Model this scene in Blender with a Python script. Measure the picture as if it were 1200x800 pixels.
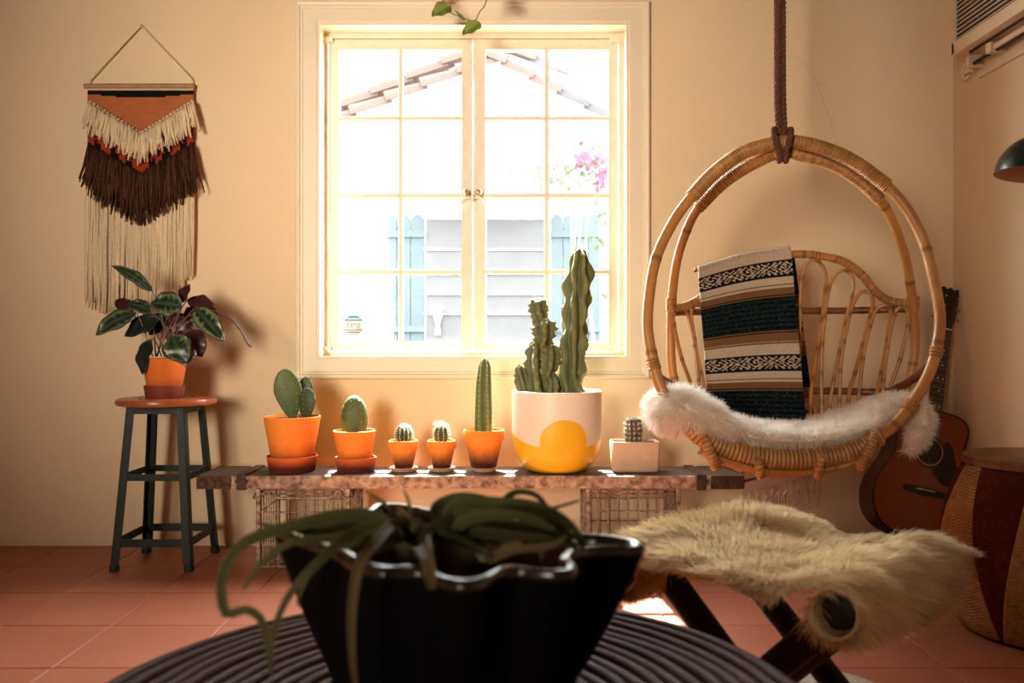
import bpy, math, random
import numpy as np
from mathutils import Vector, Matrix, noise as mnoise

for o in list(bpy.data.objects):
    bpy.data.objects.remove(o)
scene = bpy.context.scene
COL = scene.collection
PI = math.pi
random.seed(7)

# ------------------------------------------------------------------ camera, light, exposure
CAMZ, F, WALL = 0.83, 1000.0, 3.473            # lens height, focal length in pixels of a 1200 wide frame, back wall
cam_d = bpy.data.cameras.new('camera')
cam_d.sensor_width = 36.0
cam_d.lens = 30.0
cam_d.clip_start = 0.02
cam_d.dof.use_dof = True
cam_d.dof.focus_distance = 3.2
cam_d.dof.aperture_fstop = 4.0
cam = bpy.data.objects.new('camera', cam_d)
cam.location = (0, 0, CAMZ)
cam.rotation_euler = (PI / 2, 0, 0)
COL.objects.link(cam)
scene.camera = cam

world = bpy.data.worlds.new('sky')
scene.world = world
world.use_nodes = True
bg = world.node_tree.nodes['Background']
bg.inputs['Color'].default_value = (0.92, 0.96, 1.0, 1)
bg.inputs['Strength'].default_value = 31.0

sun_d = bpy.data.lights.new('sun', 'SUN')
sun_d.energy = 62.0
sun_d.color = (1.0, 0.96, 0.90)
sun_d.angle = 0.012
sun = bpy.data.objects.new('sun', sun_d)
el = math.radians(61)
sun.rotation_euler = Vector((0.045, -math.cos(el), -math.sin(el))).to_track_quat('-Z', 'Y').to_euler()
sun.location = (0, 8, 9)
COL.objects.link(sun)

def area(name, loc, direction, sx, sy, energy, color, portal=False):
    l = bpy.data.lights.new(name, 'AREA')
    l.shape = 'RECTANGLE'
    l.size, l.size_y = sx, sy
    l.energy = energy
    l.color = color
    o = bpy.data.objects.new(name, l)
    o.location = loc
    o.rotation_euler = Vector(direction).to_track_quat('-Z', 'Z').to_euler()
    COL.objects.link(o)
    if portal:
        l.cycles.is_portal = True
    return o

# added fill lamp behind the camera, its beam narrowed towards the back wall
fl_ = area('rear_fill_lamp', (-1.5, -2.06, 1.55), (1.60, 5.5, 0.10), 1.9, 1.5, 33.0, (1.0, 0.87, 0.68))
fl_.data.spread = math.radians(48)
area('window_portal', (-0.16, WALL + 0.2, 1.44), (0, -1, 0), 1.3, 1.4, 1.0, (1, 1, 1), portal=True)

vs = scene.view_settings
vs.view_transform = 'Standard'
vs.look = 'None'
vs.gamma = 1.0
vs.use_curve_mapping = False
vs.exposure = 0.30
scene.cycles.max_bounces = 14
scene.cycles.diffuse_bounces = 9
scene.cycles.glossy_bounces = 3
scene.cycles.transparent_max_bounces = 12
scene.cycles.caustics_reflective = False
scene.cycles.caustics_refractive = False
scene.cycles.sample_clamp_indirect = 6.0
scene.cycles.use_denoising = True

# ------------------------------------------------------------------ helpers
def P(px, py, d):
    """point at distance d that the photograph shows at pixel (px, py) - used to survey the room"""
    return Vector(((px - 600) * d / F, d, CAMZ - (py - 400) * d / F))

class MB:
    def __init__(s):
        s.v, s.f, s.mi, s.c, s.a = [], [], [], [], []
        s.col = (1, 1, 1, 1)
    def vert(s, p, c=None, a=0.0):
        s.v.append((p[0], p[1], p[2])); s.c.append(c or s.col); s.a.append(a)
        return len(s.v) - 1
    def face(s, idx, m=0):
        s.f.append(tuple(idx)); s.mi.append(m)

def obj(name, b, mats, parent=None, smooth=True, angle=40, kind=None, base=True, bevel=0, solid=0, label=None):
    v = np.array(b.v, dtype=float)
    lo, hi = v.min(0), v.max(0)
    c = (lo + hi) / 2
    if base:
        c[2] = lo[2]
    me = bpy.data.meshes.new(name)
    me.from_pydata((v - c).tolist(), [], b.f)
    if not isinstance(mats, (list, tuple)):
        mats = [mats]
    for m in mats:
        me.materials.append(m)
    if any(b.mi):
        me.polygons.foreach_set('material_index', b.mi)
    ca = me.attributes.new('Col', 'FLOAT_COLOR', 'POINT')
    ca.data.foreach_set('color', np.array(b.c, dtype=np.float32).ravel())
    aa = me.attributes.new('along', 'FLOAT', 'POINT')
    aa.data.foreach_set('value', np.array(b.a, dtype=np.float32))
    if smooth:
        me.polygons.foreach_set('use_smooth', [True] * len(b.f))
        if angle:
            me.set_sharp_from_angle(angle=math.radians(angle))
    me.update()
    o = bpy.data.objects.new(name, me)
    COL.objects.link(o)
    if parent:
        o.parent = parent
        c = c - np.array(parent['_o'])
    o.location = c.tolist()
    o['_o'] = (np.array(o.location) + (np.array(parent['_o']) if parent else 0)).tolist()
    if kind:
        o['kind'] = kind
    if label:
        o['label'] = label
    if bevel:
        md = o.modifiers.new('bevel', 'BEVEL'); md.width = bevel; md.segments = 2; md.limit_method = 'ANGLE'
    if solid:
        md = o.modifiers.new('solid', 'SOLIDIFY'); md.thickness = solid; md.offset = 0
    return o

def tag(o, label, cat, group=None):
    o['label'] = label; o['category'] = cat
    if group:
        o['group'] = group
    return o

def thing(name, label, cat, loc, group=None, kind=None):
    o = bpy.data.objects.new(name, None)
    o.empty_display_size = 0.05
    COL.objects.link(o)
    o.location = loc
    o['_o'] = list(loc)
    if kind:
        o['kind'] = kind
    if label:
        tag(o, label, cat, group)
    return o

def spline(pts, n=12, closed=False, k=None):
    """Catmull-Rom through points, resampled evenly to k points"""
    p = np.array([list(q) for q in pts], dtype=float)
    m = len(p)
    out = []
    rng = range(m) if closed else range(m - 1)
    for i in rng:
        p1, p2 = p[i], p[(i + 1) % m]
        p0 = p[(i - 1) % m] if closed or i > 0 else 2 * p1 - p2
        p3 = p[(i + 2) % m] if closed or i + 2 < m else 2 * p2 - p1
        for j in range(n):
            t = j / n
            out.append(0.5 * (2 * p1 + (p2 - p0) * t + (2 * p0 - 5 * p1 + 4 * p2 - p3) * t * t + (3 * p1 - p0 - 3 * p2 + p3) * t ** 3))
    out.append(p[0] if closed else p[-1])
    out = np.array(out)
    if k:
        s = np.concatenate([[0], np.cumsum(np.linalg.norm(np.diff(out[:, :3], axis=0), axis=1))])
        q = np.linspace(0, s[-1], k + 1 if closed else k)
        out = np.stack([np.interp(q, s, out[:, j]) for j in range(out.shape[1])], 1)
    if closed:
        out = out[:-1]
    return out

def frames(p, closed=False):
    n = len(p)
    if closed:
        t = np.roll(p, -1, 0) - np.roll(p, 1, 0)
    else:
        t = np.gradient(p, axis=0)
    t /= np.linalg.norm(t, axis=1)[:, None] + 1e-12
    ref = np.array([0, 0, 1.0]) if abs(t[0][2]) < 0.9 else np.array([1.0, 0, 0])
    u = np.zeros_like(p)
    u[0] = ref - t[0] * ref.dot(t[0]); u[0] /= np.linalg.norm(u[0])
    for i in range(1, n):
        w = u[i - 1] - t[i] * u[i - 1].dot(t[i])
        u[i] = w / (np.linalg.norm(w) + 1e-12)
    return t, u, np.cross(t, u)

def tube(b, pts, r, seg=8, closed=False, caps=True, m=0, shape=None, c=None, flat=1.0):
    """sweep a round section along points; r number or list; shape(i, theta) scales the radius; flat squashes one axis"""
    p = np.array([list(q)[:3] for q in pts], dtype=float)
    n = len(p)
    t, u, w = frames(p, closed)
    rr = np.full(n, r) if np.isscalar(r) else np.interp(np.linspace(0, 1, n), np.linspace(0, 1, len(r)), r)
    al = np.concatenate([[0], np.cumsum(np.linalg.norm(np.diff(p, axis=0), axis=1))])
    base = len(b.v)
    for i in range(n):
        for j in range(seg):
            th = 2 * PI * j / seg
            k = rr[i] * (shape(i, th) if shape else 1)
            q = p[i] + u[i] * math.cos(th) * k + w[i] * math.sin(th) * k * flat
            cc = c(i, th) if callable(c) else c
            b.vert(q, cc, al[i])
    for i in range(n if closed else n - 1):
        i2 = (i + 1) % n
        for j in range(seg):
            j2 = (j + 1) % seg
            b.face((base + i * seg + j, base + i * seg + j2, base + i2 * seg + j2, base + i2 * seg + j), m)
    if caps and not closed:
        b.face([base + j for j in range(seg)][::-1], m)
        b.face([base + (n - 1) * seg + j for j in range(seg)], m)
    return b

def line(a, c, n=2):
    a, c = np.array(list(a), float), np.array(list(c), float)
    return [a + (c - a) * i / (n - 1) for i in range(n)]

def bar(b, p, q, r, seg=8, m=0):
    return tube(b, line(p, q), r, seg, m=m)

def box(b, lo, hi, m=0, c=None):
    i = len(b.v)
    for z in (lo[2], hi[2]):
        for x, y in ((lo[0], lo[1]), (hi[0], lo[1]), (hi[0], hi[1]), (lo[0], hi[1])):
            b.vert((x, y, z), c)
    for f in ((3, 2, 1, 0), (4, 5, 6, 7), (0, 1, 5, 4), (1, 2, 6, 5), (2, 3, 7, 6), (3, 0, 4, 7)):
        b.face([i + k for k in f], m)
    return b

def beam(b, p, q, w, h, m=0, up=(0, 0, 1)):
    """rectangular bar from p to q, w across and h along up"""
    p, q, up = Vector(p), Vector(q), Vector(up)
    t = (q - p).normalized()
    s = t.cross(up).normalized()
    u = s.cross(t)
    i = len(b.v)
    for e in (p, q):
        for x, y in ((-1, -1), (1, -1), (1, 1), (-1, 1)):
            b.vert(e + s * x * w / 2 + u * y * h / 2)
    for f in ((0, 1, 2, 3), (7, 6, 5, 4), (4, 5, 1, 0), (5, 6, 2, 1), (6, 7, 3, 2), (7, 4, 0, 3)):
        b.face([i + k for k in f], m)
    return b

def lathe(b, prof, seg=48, center=(0, 0, 0), m=0, c=None, close=False):
    base = len(b.v)
    al = 0
    for i, (r, z) in enumerate(prof):
        for j in range(seg):
            th = 2 * PI * j / seg
            p = (center[0] + r * math.cos(th), center[1] + r * math.sin(th), center[2] + z)
            b.vert(p, c(th, r, z, i) if callable(c) else c, th)
    for i in range(len(prof) - 1):
        for j in range(seg):
            j2 = (j + 1) % seg
            b.face((base + i * seg + j, base + i * seg + j2, base + (i + 1) * seg + j2, base + (i + 1) * seg + j), m)
    if close:
        b.face([base + j for j in range(seg)][::-1], m)
        b.face([base + (len(prof) - 1) * seg + j for j in range(seg)], m)
    return b

def prism(b, outline, y0, y1, m=0, frame=None):
    """outline of (x, z) extruded from y0 to y1; frame maps (x, y, z) to world"""
    fr = frame or (lambda x, y, z: (x, y, z))
    i, n = len(b.v), len(outline)
    for y in (y0, y1):
        for x, z in outline:
            b.vert(fr(x, y, z))
    b.face(range(i, i + n), m)
    b.face(range(i + 2 * n - 1, i + n - 1, -1), m)
    for k in range(n):
        k2 = (k + 1) % n
        b.face((i + k2, i + k, i + n + k, i + n + k2), m)
    return b

# ------------------------------------------------------------------ materials
def mat(name, col, rough=0.6, col2=None, scale=8, bump=0.0, bscale=60, metal=0.0, attr=False, spec=0.5, coat=0.0,
        wave=None, contrast=0.35, stretch=None, trans=0.0, sheen=0.0):
    m = bpy.data.materials.new(name)
    m.use_nodes = True
    nt = m.node_tree
    N, L = nt.nodes, nt.links
    bs = N['Principled BSDF']
    bs.inputs['Roughness'].default_value = rough
    bs.inputs['Metallic'].default_value = metal
    bs.inputs['Specular IOR Level'].default_value = spec
    bs.inputs['Coat Weight'].default_value = coat
    bs.inputs['Sheen Weight'].default_value = sheen
    tc = N.new('ShaderNodeTexCoord')
    vec = tc.outputs['Object']
    if stretch:
        mp = N.new('ShaderNodeMapping')
        mp.inputs['Scale'].default_value = stretch
        L.new(vec, mp.inputs['Vector'])
        vec = mp.outputs['Vector']
    out = None
    if attr:
        at = N.new('ShaderNodeAttribute'); at.attribute_name = 'Col'
        out = at.outputs['Color']
    if col2:
        nz = N.new('ShaderNodeTexNoise')
        nz.inputs['Scale'].default_value = scale
        nz.inputs['Detail'].default_value = 6
        L.new(vec, nz.inputs['Vector'])
        rp = N.new('ShaderNodeValToRGB')
        rp.color_ramp.elements[0].position = 0.5 - contrast / 2
        rp.color_ramp.elements[1].position = 0.5 + contrast / 2
        rp.color_ramp.elements[0].color = (*col, 1)
        rp.color_ramp.elements[1].color = (*col2, 1)
        L.new(nz.outputs['Fac'], rp.inputs['Fac'])
        if attr:
            mx = N.new('ShaderNodeMix'); mx.data_type = 'RGBA'; mx.blend_type = 'MULTIPLY'
            mx.inputs['Factor'].default_value = 1
            L.new(out, mx.inputs['A']); L.new(rp.outputs['Color'], mx.inputs['B'])
            out = mx.outputs['Result']
        else:
            out = rp.outputs['Color']
    if out is None:
        bs.inputs['Base Color'].default_value = (*col, 1)
    else:
        L.new(out, bs.inputs['Base Color'])
    h = None
    if wave:                                   # ridges along the 'along' attribute: (pitch in metres, strength)
        at2 = N.new('ShaderNodeAttribute'); at2.attribute_name = 'along'
        mu = N.new('ShaderNodeMath'); mu.operation = 'MULTIPLY'; mu.inputs[1].default_value = 2 * PI / wave[0]
        sn = N.new('ShaderNodeMath'); sn.operation = 'SINE'
        L.new(at2.outputs['Fac'], mu.inputs[0]); L.new(mu.outputs[0], sn.inputs[0])
        bw = N.new('ShaderNodeBump'); bw.inputs['Strength'].default_value = wave[1]; bw.inputs['Distance'].default_value = wave[0] * 0.4
        L.new(sn.outputs[0], bw.inputs['Height'])
        h = bw.outputs['Normal']
    if bump:
        nb = N.new('ShaderNodeTexNoise')
        nb.inputs['Scale'].default_value = bscale
        nb.inputs['Detail'].default_value = 5
        L.new(vec, nb.inputs['Vector'])
        bp = N.new('ShaderNodeBump')
        bp.inputs['Strength'].default_value = bump
        bp.inputs['Distance'].default_value = 0.01
        L.new(nb.outputs['Fac'], bp.inputs['Height'])
        if h:
            L.new(h, bp.inputs['Normal'])
        h = bp.outputs['Normal']
    if h:
        L.new(h, bs.inputs['Normal'])
    if trans:
        tr = N.new('ShaderNodeBsdfTranslucent')
        ms = N.new('ShaderNodeMixShader'); ms.inputs['Fac'].default_value = trans
        if out is not None:
            L.new(out, tr.inputs['Color'])
        else:
            tr.inputs['Color'].default_value = (*col, 1)
        L.new(bs.outputs[0], ms.inputs[1]); L.new(tr.outputs[0], ms.inputs[2])
        L.new(ms.outputs[0], N['Material Output'].inputs['Surface'])
    return m

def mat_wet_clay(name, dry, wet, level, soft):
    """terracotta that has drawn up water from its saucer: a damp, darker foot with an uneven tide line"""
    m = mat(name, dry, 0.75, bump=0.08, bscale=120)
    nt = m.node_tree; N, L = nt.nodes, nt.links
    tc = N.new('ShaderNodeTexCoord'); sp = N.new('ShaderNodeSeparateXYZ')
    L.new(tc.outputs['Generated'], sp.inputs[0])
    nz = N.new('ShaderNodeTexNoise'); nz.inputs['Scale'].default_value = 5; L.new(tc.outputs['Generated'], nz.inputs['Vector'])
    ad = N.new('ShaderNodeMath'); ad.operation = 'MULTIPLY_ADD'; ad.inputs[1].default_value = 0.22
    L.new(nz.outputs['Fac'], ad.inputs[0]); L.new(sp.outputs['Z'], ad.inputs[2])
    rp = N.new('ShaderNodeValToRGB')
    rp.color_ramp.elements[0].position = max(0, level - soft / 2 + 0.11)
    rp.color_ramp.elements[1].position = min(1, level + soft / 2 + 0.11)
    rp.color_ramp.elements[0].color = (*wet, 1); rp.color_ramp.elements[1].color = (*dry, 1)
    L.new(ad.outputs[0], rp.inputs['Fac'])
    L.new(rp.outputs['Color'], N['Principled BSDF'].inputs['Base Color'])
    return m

def mat_plaster(name, col, col2):
    m = mat(name, col, 0.9, col2=col2, scale=1.3, contrast=0.6, spec=0.2)
    nt = m.node_tree; N, L = nt.nodes, nt.links
    tc = N.new('ShaderNodeTexCoord')
    prev = None
    for sc, st, ds in ((3.0, 0.30, 0.02), (14.0, 0.22, 0.008), (90.0, 0.08, 0.003)):
        nz = N.new('ShaderNodeTexNoise'); nz.inputs['Scale'].default_value = sc; nz.inputs['Detail'].default_value = 4
        L.new(tc.outputs['Object'], nz.inputs['Vector'])
        bp = N.new('ShaderNodeBump'); bp.inputs['Strength'].default_value = st; bp.inputs['Distance'].default_value = ds
        L.new(nz.outputs['Fac'], bp.inputs['Height'])
        if prev: L.new(prev, bp.inputs['Normal'])
        prev = bp.outputs['Normal']
    L.new(prev, N['Principled BSDF'].inputs['Normal'])
    return m

def mat_glass(name):
    m = bpy.data.materials.new(name); m.use_nodes = True
    nt = m.node_tree; N, L = nt.nodes, nt.links
    N.remove(N['Principled BSDF'])
    tr = N.new('ShaderNodeBsdfTransparent'); tr.inputs['Color'].default_value = (0.97, 0.98, 0.98, 1)
    gl = N.new('ShaderNodeBsdfGlossy'); gl.inputs['Roughness'].default_value = 0.05
    mx = N.new('ShaderNodeMixShader'); mx.inputs['Fac'].default_value = 0.012
    L.new(tr.outputs[0], mx.inputs[1]); L.new(gl.outputs[0], mx.inputs[2])
    L.new(mx.outputs[0], N['Material Output'].inputs['Surface'])
    return m

M = {}
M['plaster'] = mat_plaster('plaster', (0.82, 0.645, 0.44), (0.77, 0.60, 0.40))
M['plaster_shaded'] = mat_plaster('plaster_shaded', (0.68, 0.50, 0.325), (0.64, 0.47, 0.30))  # right wall: same paint as the back wall, shade put into its colour
M['ceiling'] = mat('ceiling_boards', (0.22, 0.13, 0.075), 0.7, (0.15, 0.085, 0.045), 6, stretch=(8, 1, 1))
M['front_wall'] = mat('front_wall_brown', (0.16, 0.095, 0.055), 0.8, (0.13, 0.075, 0.045), 4)
M['left_wall'] = mat('left_wall_boards', (0.26, 0.13, 0.07), 0.8, (0.21, 0.10, 0.05), 4, stretch=(1, 6, 1))
M['floor_paint'] = mat('floor_paint', (0.37, 0.115, 0.055), 0.45, (0.42, 0.135, 0.066), 3, bump=0.12, bscale=25)
M['grout'] = mat('grout', (0.38, 0.10, 0.04), 0.6)
M['trim'] = mat('cream_paint', (0.82, 0.71, 0.55), 0.45, (0.79, 0.67, 0.51), 3, bump=0.1, bscale=40)
M['sash'] = mat('sash_paint', (0.80, 0.71, 0.58), 0.45, (0.72, 0.62, 0.48), 30, bump=0.2, bscale=50, contrast=0.5)
M['glass'] = mat_glass('window_glass')
M['brass'] = mat('old_brass', (0.42, 0.26, 0.11), 0.35, (0.6, 0.45, 0.28), 60, metal=0.7)
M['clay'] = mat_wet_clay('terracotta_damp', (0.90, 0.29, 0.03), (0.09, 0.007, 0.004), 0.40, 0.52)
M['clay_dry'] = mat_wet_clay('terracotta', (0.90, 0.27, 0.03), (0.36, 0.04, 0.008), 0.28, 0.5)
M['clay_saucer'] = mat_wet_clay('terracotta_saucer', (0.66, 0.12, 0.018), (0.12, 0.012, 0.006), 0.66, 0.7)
M['clay_wet'] = mat('terracotta_wet', (0.16, 0.022, 0.010), 0.6, (0.22, 0.03, 0.012), 10)
M['cork'] = mat('pale_saucer', (0.62, 0.40, 0.24), 0.8, (0.52, 0.32, 0.19), 40)
M['soil'] = mat('soil', (0.045, 0.022, 0.012), 0.95, (0.10, 0.05, 0.03), 60, bump=0.8, bscale=90)
M['rattan'] = mat('rattan', (0.62, 0.29, 0.075), 0.38, (0.40, 0.15, 0.038), 14, bump=0.1, bscale=80, stretch=(1, 1, 0.4), contrast=0.5, attr=True)
M['rattan_dark'] = mat('rattan_dark', (0.26, 0.08, 0.025), 0.4, (0.17, 0.05, 0.016), 20, contrast=0.5, attr=True)
M['wrap'] = mat('rattan_wrap', (0.68, 0.33, 0.09), 0.45, (0.42, 0.17, 0.045), 35, contrast=0.55, attr=True)
M['rope'] = mat('rope', (0.20, 0.075, 0.03), 0.9, (0.09, 0.032, 0.015), 120, bump=0.6, bscale=300)
M['wool_col'] = mat('wool_colours', (1, 1, 1), 0.95, (0.72, 0.70, 0.68), 260, attr=True, bump=0.5, bscale=260, spec=0.1, contrast=0.5)
M['fur'] = mat('fur_fibre', (1, 1, 1), 0.7, attr=True, spec=0.15, trans=0.5)
M['skin'] = mat('fleece_base', (0.90, 0.82, 0.70), 0.95)
M['hide_base'] = mat('hide_base', (0.66, 0.46, 0.24), 0.95, (0.52, 0.34, 0.17), 9)
M['steel_green'] = mat('green_grey_enamel', (0.014, 0.021, 0.017), 0.45, (0.009, 0.014, 0.012), 25, bump=0.1, bscale=90, spec=0.25)
M['rubber'] = mat('black_rubber', (0.01, 0.01, 0.01), 0.7)
M['stool_wood'] = mat('red_brown_wood', (0.36, 0.095, 0.03), 0.3, (0.24, 0.05, 0.018), 12, stretch=(1, 8, 1), contrast=0.5)
M['old_wood'] = mat('weathered_wood', (0.04, 0.026, 0.020), 0.55, (0.17, 0.105, 0.07), 14, stretch=(1, 9, 9), bump=1.0, bscale=26, contrast=0.5)
M['old_edge_lit'] = mat('weathered_edge_lit', (0.12, 0.065, 0.038), 0.7, (0.58, 0.41, 0.28), 40, bump=0.9, bscale=60, contrast=0.40)  # speckled worn edge, its colour lightened to carry light bounced off the floor
M['rust'] = mat('rusty_iron', (0.045, 0.022, 0.014), 0.6, (0.12, 0.06, 0.035), 50, bump=0.6, bscale=90, metal=0.4)
M['wire'] = mat('rusty_wire', (0.09, 0.05, 0.03), 0.5, (0.50, 0.38, 0.28), 55, metal=0.3, contrast=0.4)
M['ceramic'] = mat('painted_ceramic', (1, 1, 1), 0.4, attr=True, coat=0.1)
M['beige_pot'] = mat('beige_stoneware', (0.74, 0.52, 0.35), 0.6, (0.66, 0.45, 0.30), 30, bump=0.1)
M['cactus'] = mat('cactus_skin', (0.85, 0.85, 0.85), 0.55, (1.1, 1.1, 1.0), 25, attr=True, bump=0.2, bscale=90)
M['leaf'] = mat('leaf_blade', (1, 1, 1), 0.32, (0.8, 0.85, 0.8), 30, attr=True, trans=0.12, contrast=0.6)
M['airplant'] = mat('airplant_leaf', (1, 1, 1), 0.75, (0.7, 0.7, 0.66), 20, attr=True, trans=0.12, contrast=0.6, spec=0.15)
M['spine'] = mat('spine', (0.9, 0.86, 0.76), 0.6, trans=0.3)
M['red_spine'] = mat('areole', (0.26, 0.07, 0.035), 0.7)
M['cotton'] = mat('cotton_cord', (0.86, 0.70, 0.48), 0.95, (0.72, 0.56, 0.37), 90, attr=True, spec=0.1, contrast=0.5)
M['brown_wool'] = mat('brown_wool', (0.12, 0.052, 0.03), 0.95, (0.05, 0.02, 0.013), 90, attr=True, spec=0.1, contrast=0.5)
M['dowel'] = mat('pale_dowel', (0.42, 0.24, 0.12), 0.6, (0.32, 0.17, 0.08), 30)
M['iron'] = mat('dark_iron', (0.03, 0.02, 0.015), 0.5, metal=0.6)
M['bowl'] = mat('dark_carved_wood', (0.003, 0.003, 0.004), 0.6, (0.005, 0.004, 0.005), 8, spec=0.02)
M['bowl_in'] = mat('bowl_inside', (0.09, 0.026, 0.014), 0.45, (0.05, 0.016, 0.01), 8)
M['bowl_rim'] = mat('bowl_rim', (0.035, 0.020, 0.016), 0.25, (0.02, 0.012, 0.011), 12, coat=0.6)
M['cane'] = mat('dark_cane', (0.080, 0.025, 0.013), 0.62, (0.040, 0.012, 0.007), 12, bump=0.15, bscale=50, contrast=0.6, spec=0.07)
M['dark_wood'] = mat('dark_turned_wood', (0.014, 0.008, 0.006), 0.5, (0.030, 0.016, 0.011), 20, contrast=0.5, spec=0.15)
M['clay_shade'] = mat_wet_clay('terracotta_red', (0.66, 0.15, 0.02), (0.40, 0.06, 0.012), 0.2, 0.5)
M['spruce'] = mat('guitar_top', (0.26, 0.055, 0.018), 0.25, (0.20, 0.042, 0.014), 22, stretch=(16, 1, 0.3), contrast=0.6)
M['guitar_side'] = mat('guitar_side', (0.05, 0.014, 0.008), 0.25, (0.03, 0.009, 0.006), 16)
M['black_gloss'] = mat('black_gloss', (0.006, 0.006, 0.006), 0.2)
M['ebony'] = mat('ebony', (0.016, 0.011, 0.009), 0.4)
M['chrome'] = mat('nickel', (0.7, 0.62, 0.5), 0.25, metal=1.0)
M['bone'] = mat('bone', (0.75, 0.65, 0.5), 0.4)
M['jute'] = mat('jute_cord', (0.60, 0.35, 0.14), 0.9, (0.45, 0.24, 0.09), 60, wave=(0.009, 0.8), spec=0.1)
M['red_cord'] = mat('dark_red_cord', (0.15, 0.026, 0.012), 0.85, (0.09, 0.015, 0.008), 60, wave=(0.009, 0.8), spec=0.1)
M['drum_wood'] = mat('drum_top_wood', (0.25, 0.095, 0.035), 0.4, (0.12, 0.04, 0.018), 10, stretch=(1, 10, 1), contrast=0.5)
M['ac'] = mat('cream_plastic', (0.66, 0.50, 0.35), 0.45)
M['ac_dark'] = mat('vent_dark', (0.012, 0.012, 0.012), 0.7)
M['lamp_out'] = mat('dark_green_enamel', (0.006, 0.013, 0.010), 0.3)
M['lamp_in'] = mat('copper_lining', (0.55, 0.25, 0.14), 0.5, metal=0.2)
M['bulb'] = mat('opal_bulb', (0.8, 0.75, 0.65), 0.3)
M['rug'] = mat('pale_rug', (0.62, 0.50, 0.38), 0.95, (0.5, 0.39, 0.28), 60, bump=1.0, bscale=150)
M['vine'] = mat('vine_leaf', (1, 1, 1), 0.4, (0.85, 0.9, 0.8), 20, attr=True, trans=0.35)
M['stem_green'] = mat('green_stem', (0.10, 0.11, 0.03), 0.5)
M['stem_red'] = mat('reddish_stem', (0.14, 0.045, 0.03), 0.5, (0.09, 0.05, 0.03), 20)
M['stucco'] = mat('white_stucco', (0.82, 0.82, 0.80), 0.9, (0.76, 0.76, 0.74), 3, bump=0.3, bscale=20)
M['tile_a'] = mat('clay_roof_tile', (0.048, 0.031, 0.026), 0.8, (0.038, 0.026, 0.022), 6, spec=0.0)
M['tile_b'] = mat('grey_roof_tile', (0.029, 0.028, 0.030), 0.8, (0.036, 0.031, 0.030), 6, spec=0.0)
M['shutter'] = mat('pale_blue_paint', (0.036, 0.045, 0.049), 0.6, (0.040, 0.050, 0.053), 6, spec=0.0)
M['grey_board'] = mat('grey_board', (0.046, 0.046, 0.047), 0.7, (0.051, 0.051, 0.051), 5, spec=0.0)
M['white_paint'] = mat('white_paint', (0.8, 0.8, 0.79), 0.5)
M['patio'] = mat('patio', (0.16, 0.15, 0.13), 0.9, (0.12, 0.12, 0.10), 4, spec=0.0)
M['bush'] = mat('bush_leaf', (0.034, 0.045, 0.024), 0.6, (0.045, 0.056, 0.034), 8, trans=0.3, spec=0.0)
M['bract'] = mat('pink_bract', (0.10, 0.030, 0.055), 0.6, (0.11, 0.042, 0.065), 8, trans=0.4, spec=0.0)
M['blue_print'] = mat('blue_print', (0.05, 0.22, 0.40), 0.5)
M['grey_print'] = mat('grey_print', (0.14, 0.13, 0.13), 0.5)
M['white_print'] = mat('white_print', (0.8, 0.8, 0.8), 0.5)
# ------------------------------------------------------------------ the room
XL, XR, YF, ZC = -2.6, 1.795, -2.0, 2.56
TILE = 0.3255
b = MB(); box(b, (XL - 0.15, YF - 0.15, -0.10), (XR + 0.15, WALL + 0.15, -0.004))
floor = obj('floor', b, M['grout'], kind='structure', base=False, smooth=False)
tb = MB()
g, hh = 0.0014, 0.0
i0 = 0
w = TILE / 2
lo, hi = (-w + g, -w + g, -0.012), (w - g, w - g, 0.0)
ch = 0.003
ring = []
for (e, z) in ((0, -0.012), (0, -ch * 0.5), (ch, 0.0)):
    ring.append([tb.vert((sx * (w - g - e), sy * (w - g - e), z)) for sx, sy in ((-1, -1), (1, -1), (1, 1), (-1, 1))])
for r1, r2 in zip(ring, ring[1:]):
    for k in range(4):
        tb.face((r1[k], r1[(k + 1) % 4], r2[(k + 1) % 4], r2[k]))
tb.face(ring[-1])
tile_me = None
ny = int((WALL - YF) / TILE) + 1
x0 = -1.41 * CAMZ
nxl = int((x0 - XL) / TILE) + 1
for j in range(ny):
    yc = WALL - TILE * (j + 0.5)
    if yc - w < YF - 0.1: continue
    for i in range(-nxl, 30):
        xc = x0 + TILE * (i + 0.5)
        if xc + w < XL or xc - w > XR: continue
        if tile_me is None:
            t = obj('tile', tb, M['floor_paint'], parent=floor, base=False, smooth=False)
            tile_me = t.data
            tz = t.location.z
        else:
            t = bpy.data.objects.new('tile', tile_me)
            COL.objects.link(t)
            t.parent = floor
        t.location = (xc - floor['_o'][0], yc - floor['_o'][1], tz + random.uniform(-0.0006, 0.0006))
        t.rotation_euler = (random.uniform(-1, 1) * 0.0015, random.uniform(-1, 1) * 0.0015, 0)

def wall_px(px, py):
    return P(px, py, WALL)

# window opening in the back wall
WX0, WX1 = wall_px(372, 0).x, wall_px(737, 0).x
WZ0, WZ1 = wall_px(0, 420).z, wall_px(0, 27).z
T = 0.20
b = MB()
for lo, hi in (((XL - 0.15, WALL, -0.1), (WX0, WALL + T, ZC)), ((WX1, WALL, -0.1), (XR + 0.15, WALL + T, ZC)),
               ((WX0, WALL, -0.1), (WX1, WALL + T, WZ0)), ((WX0, WALL, WZ1), (WX1, WALL + T, ZC))):
    box(b, lo, hi)
obj('wall_back', b, M['plaster'], kind='structure', base=False, smooth=False)
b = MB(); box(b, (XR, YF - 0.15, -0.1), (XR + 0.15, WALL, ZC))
obj('wall_right', b, M['plaster_shaded'], kind='structure', base=False, smooth=False)
b = MB(); box(b, (XL - 0.15, YF - 0.15, -0.1), (XL, WALL, ZC))
obj('wall_left', b, M['left_wall'], kind='structure', base=False, smooth=False)
b = MB()
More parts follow.
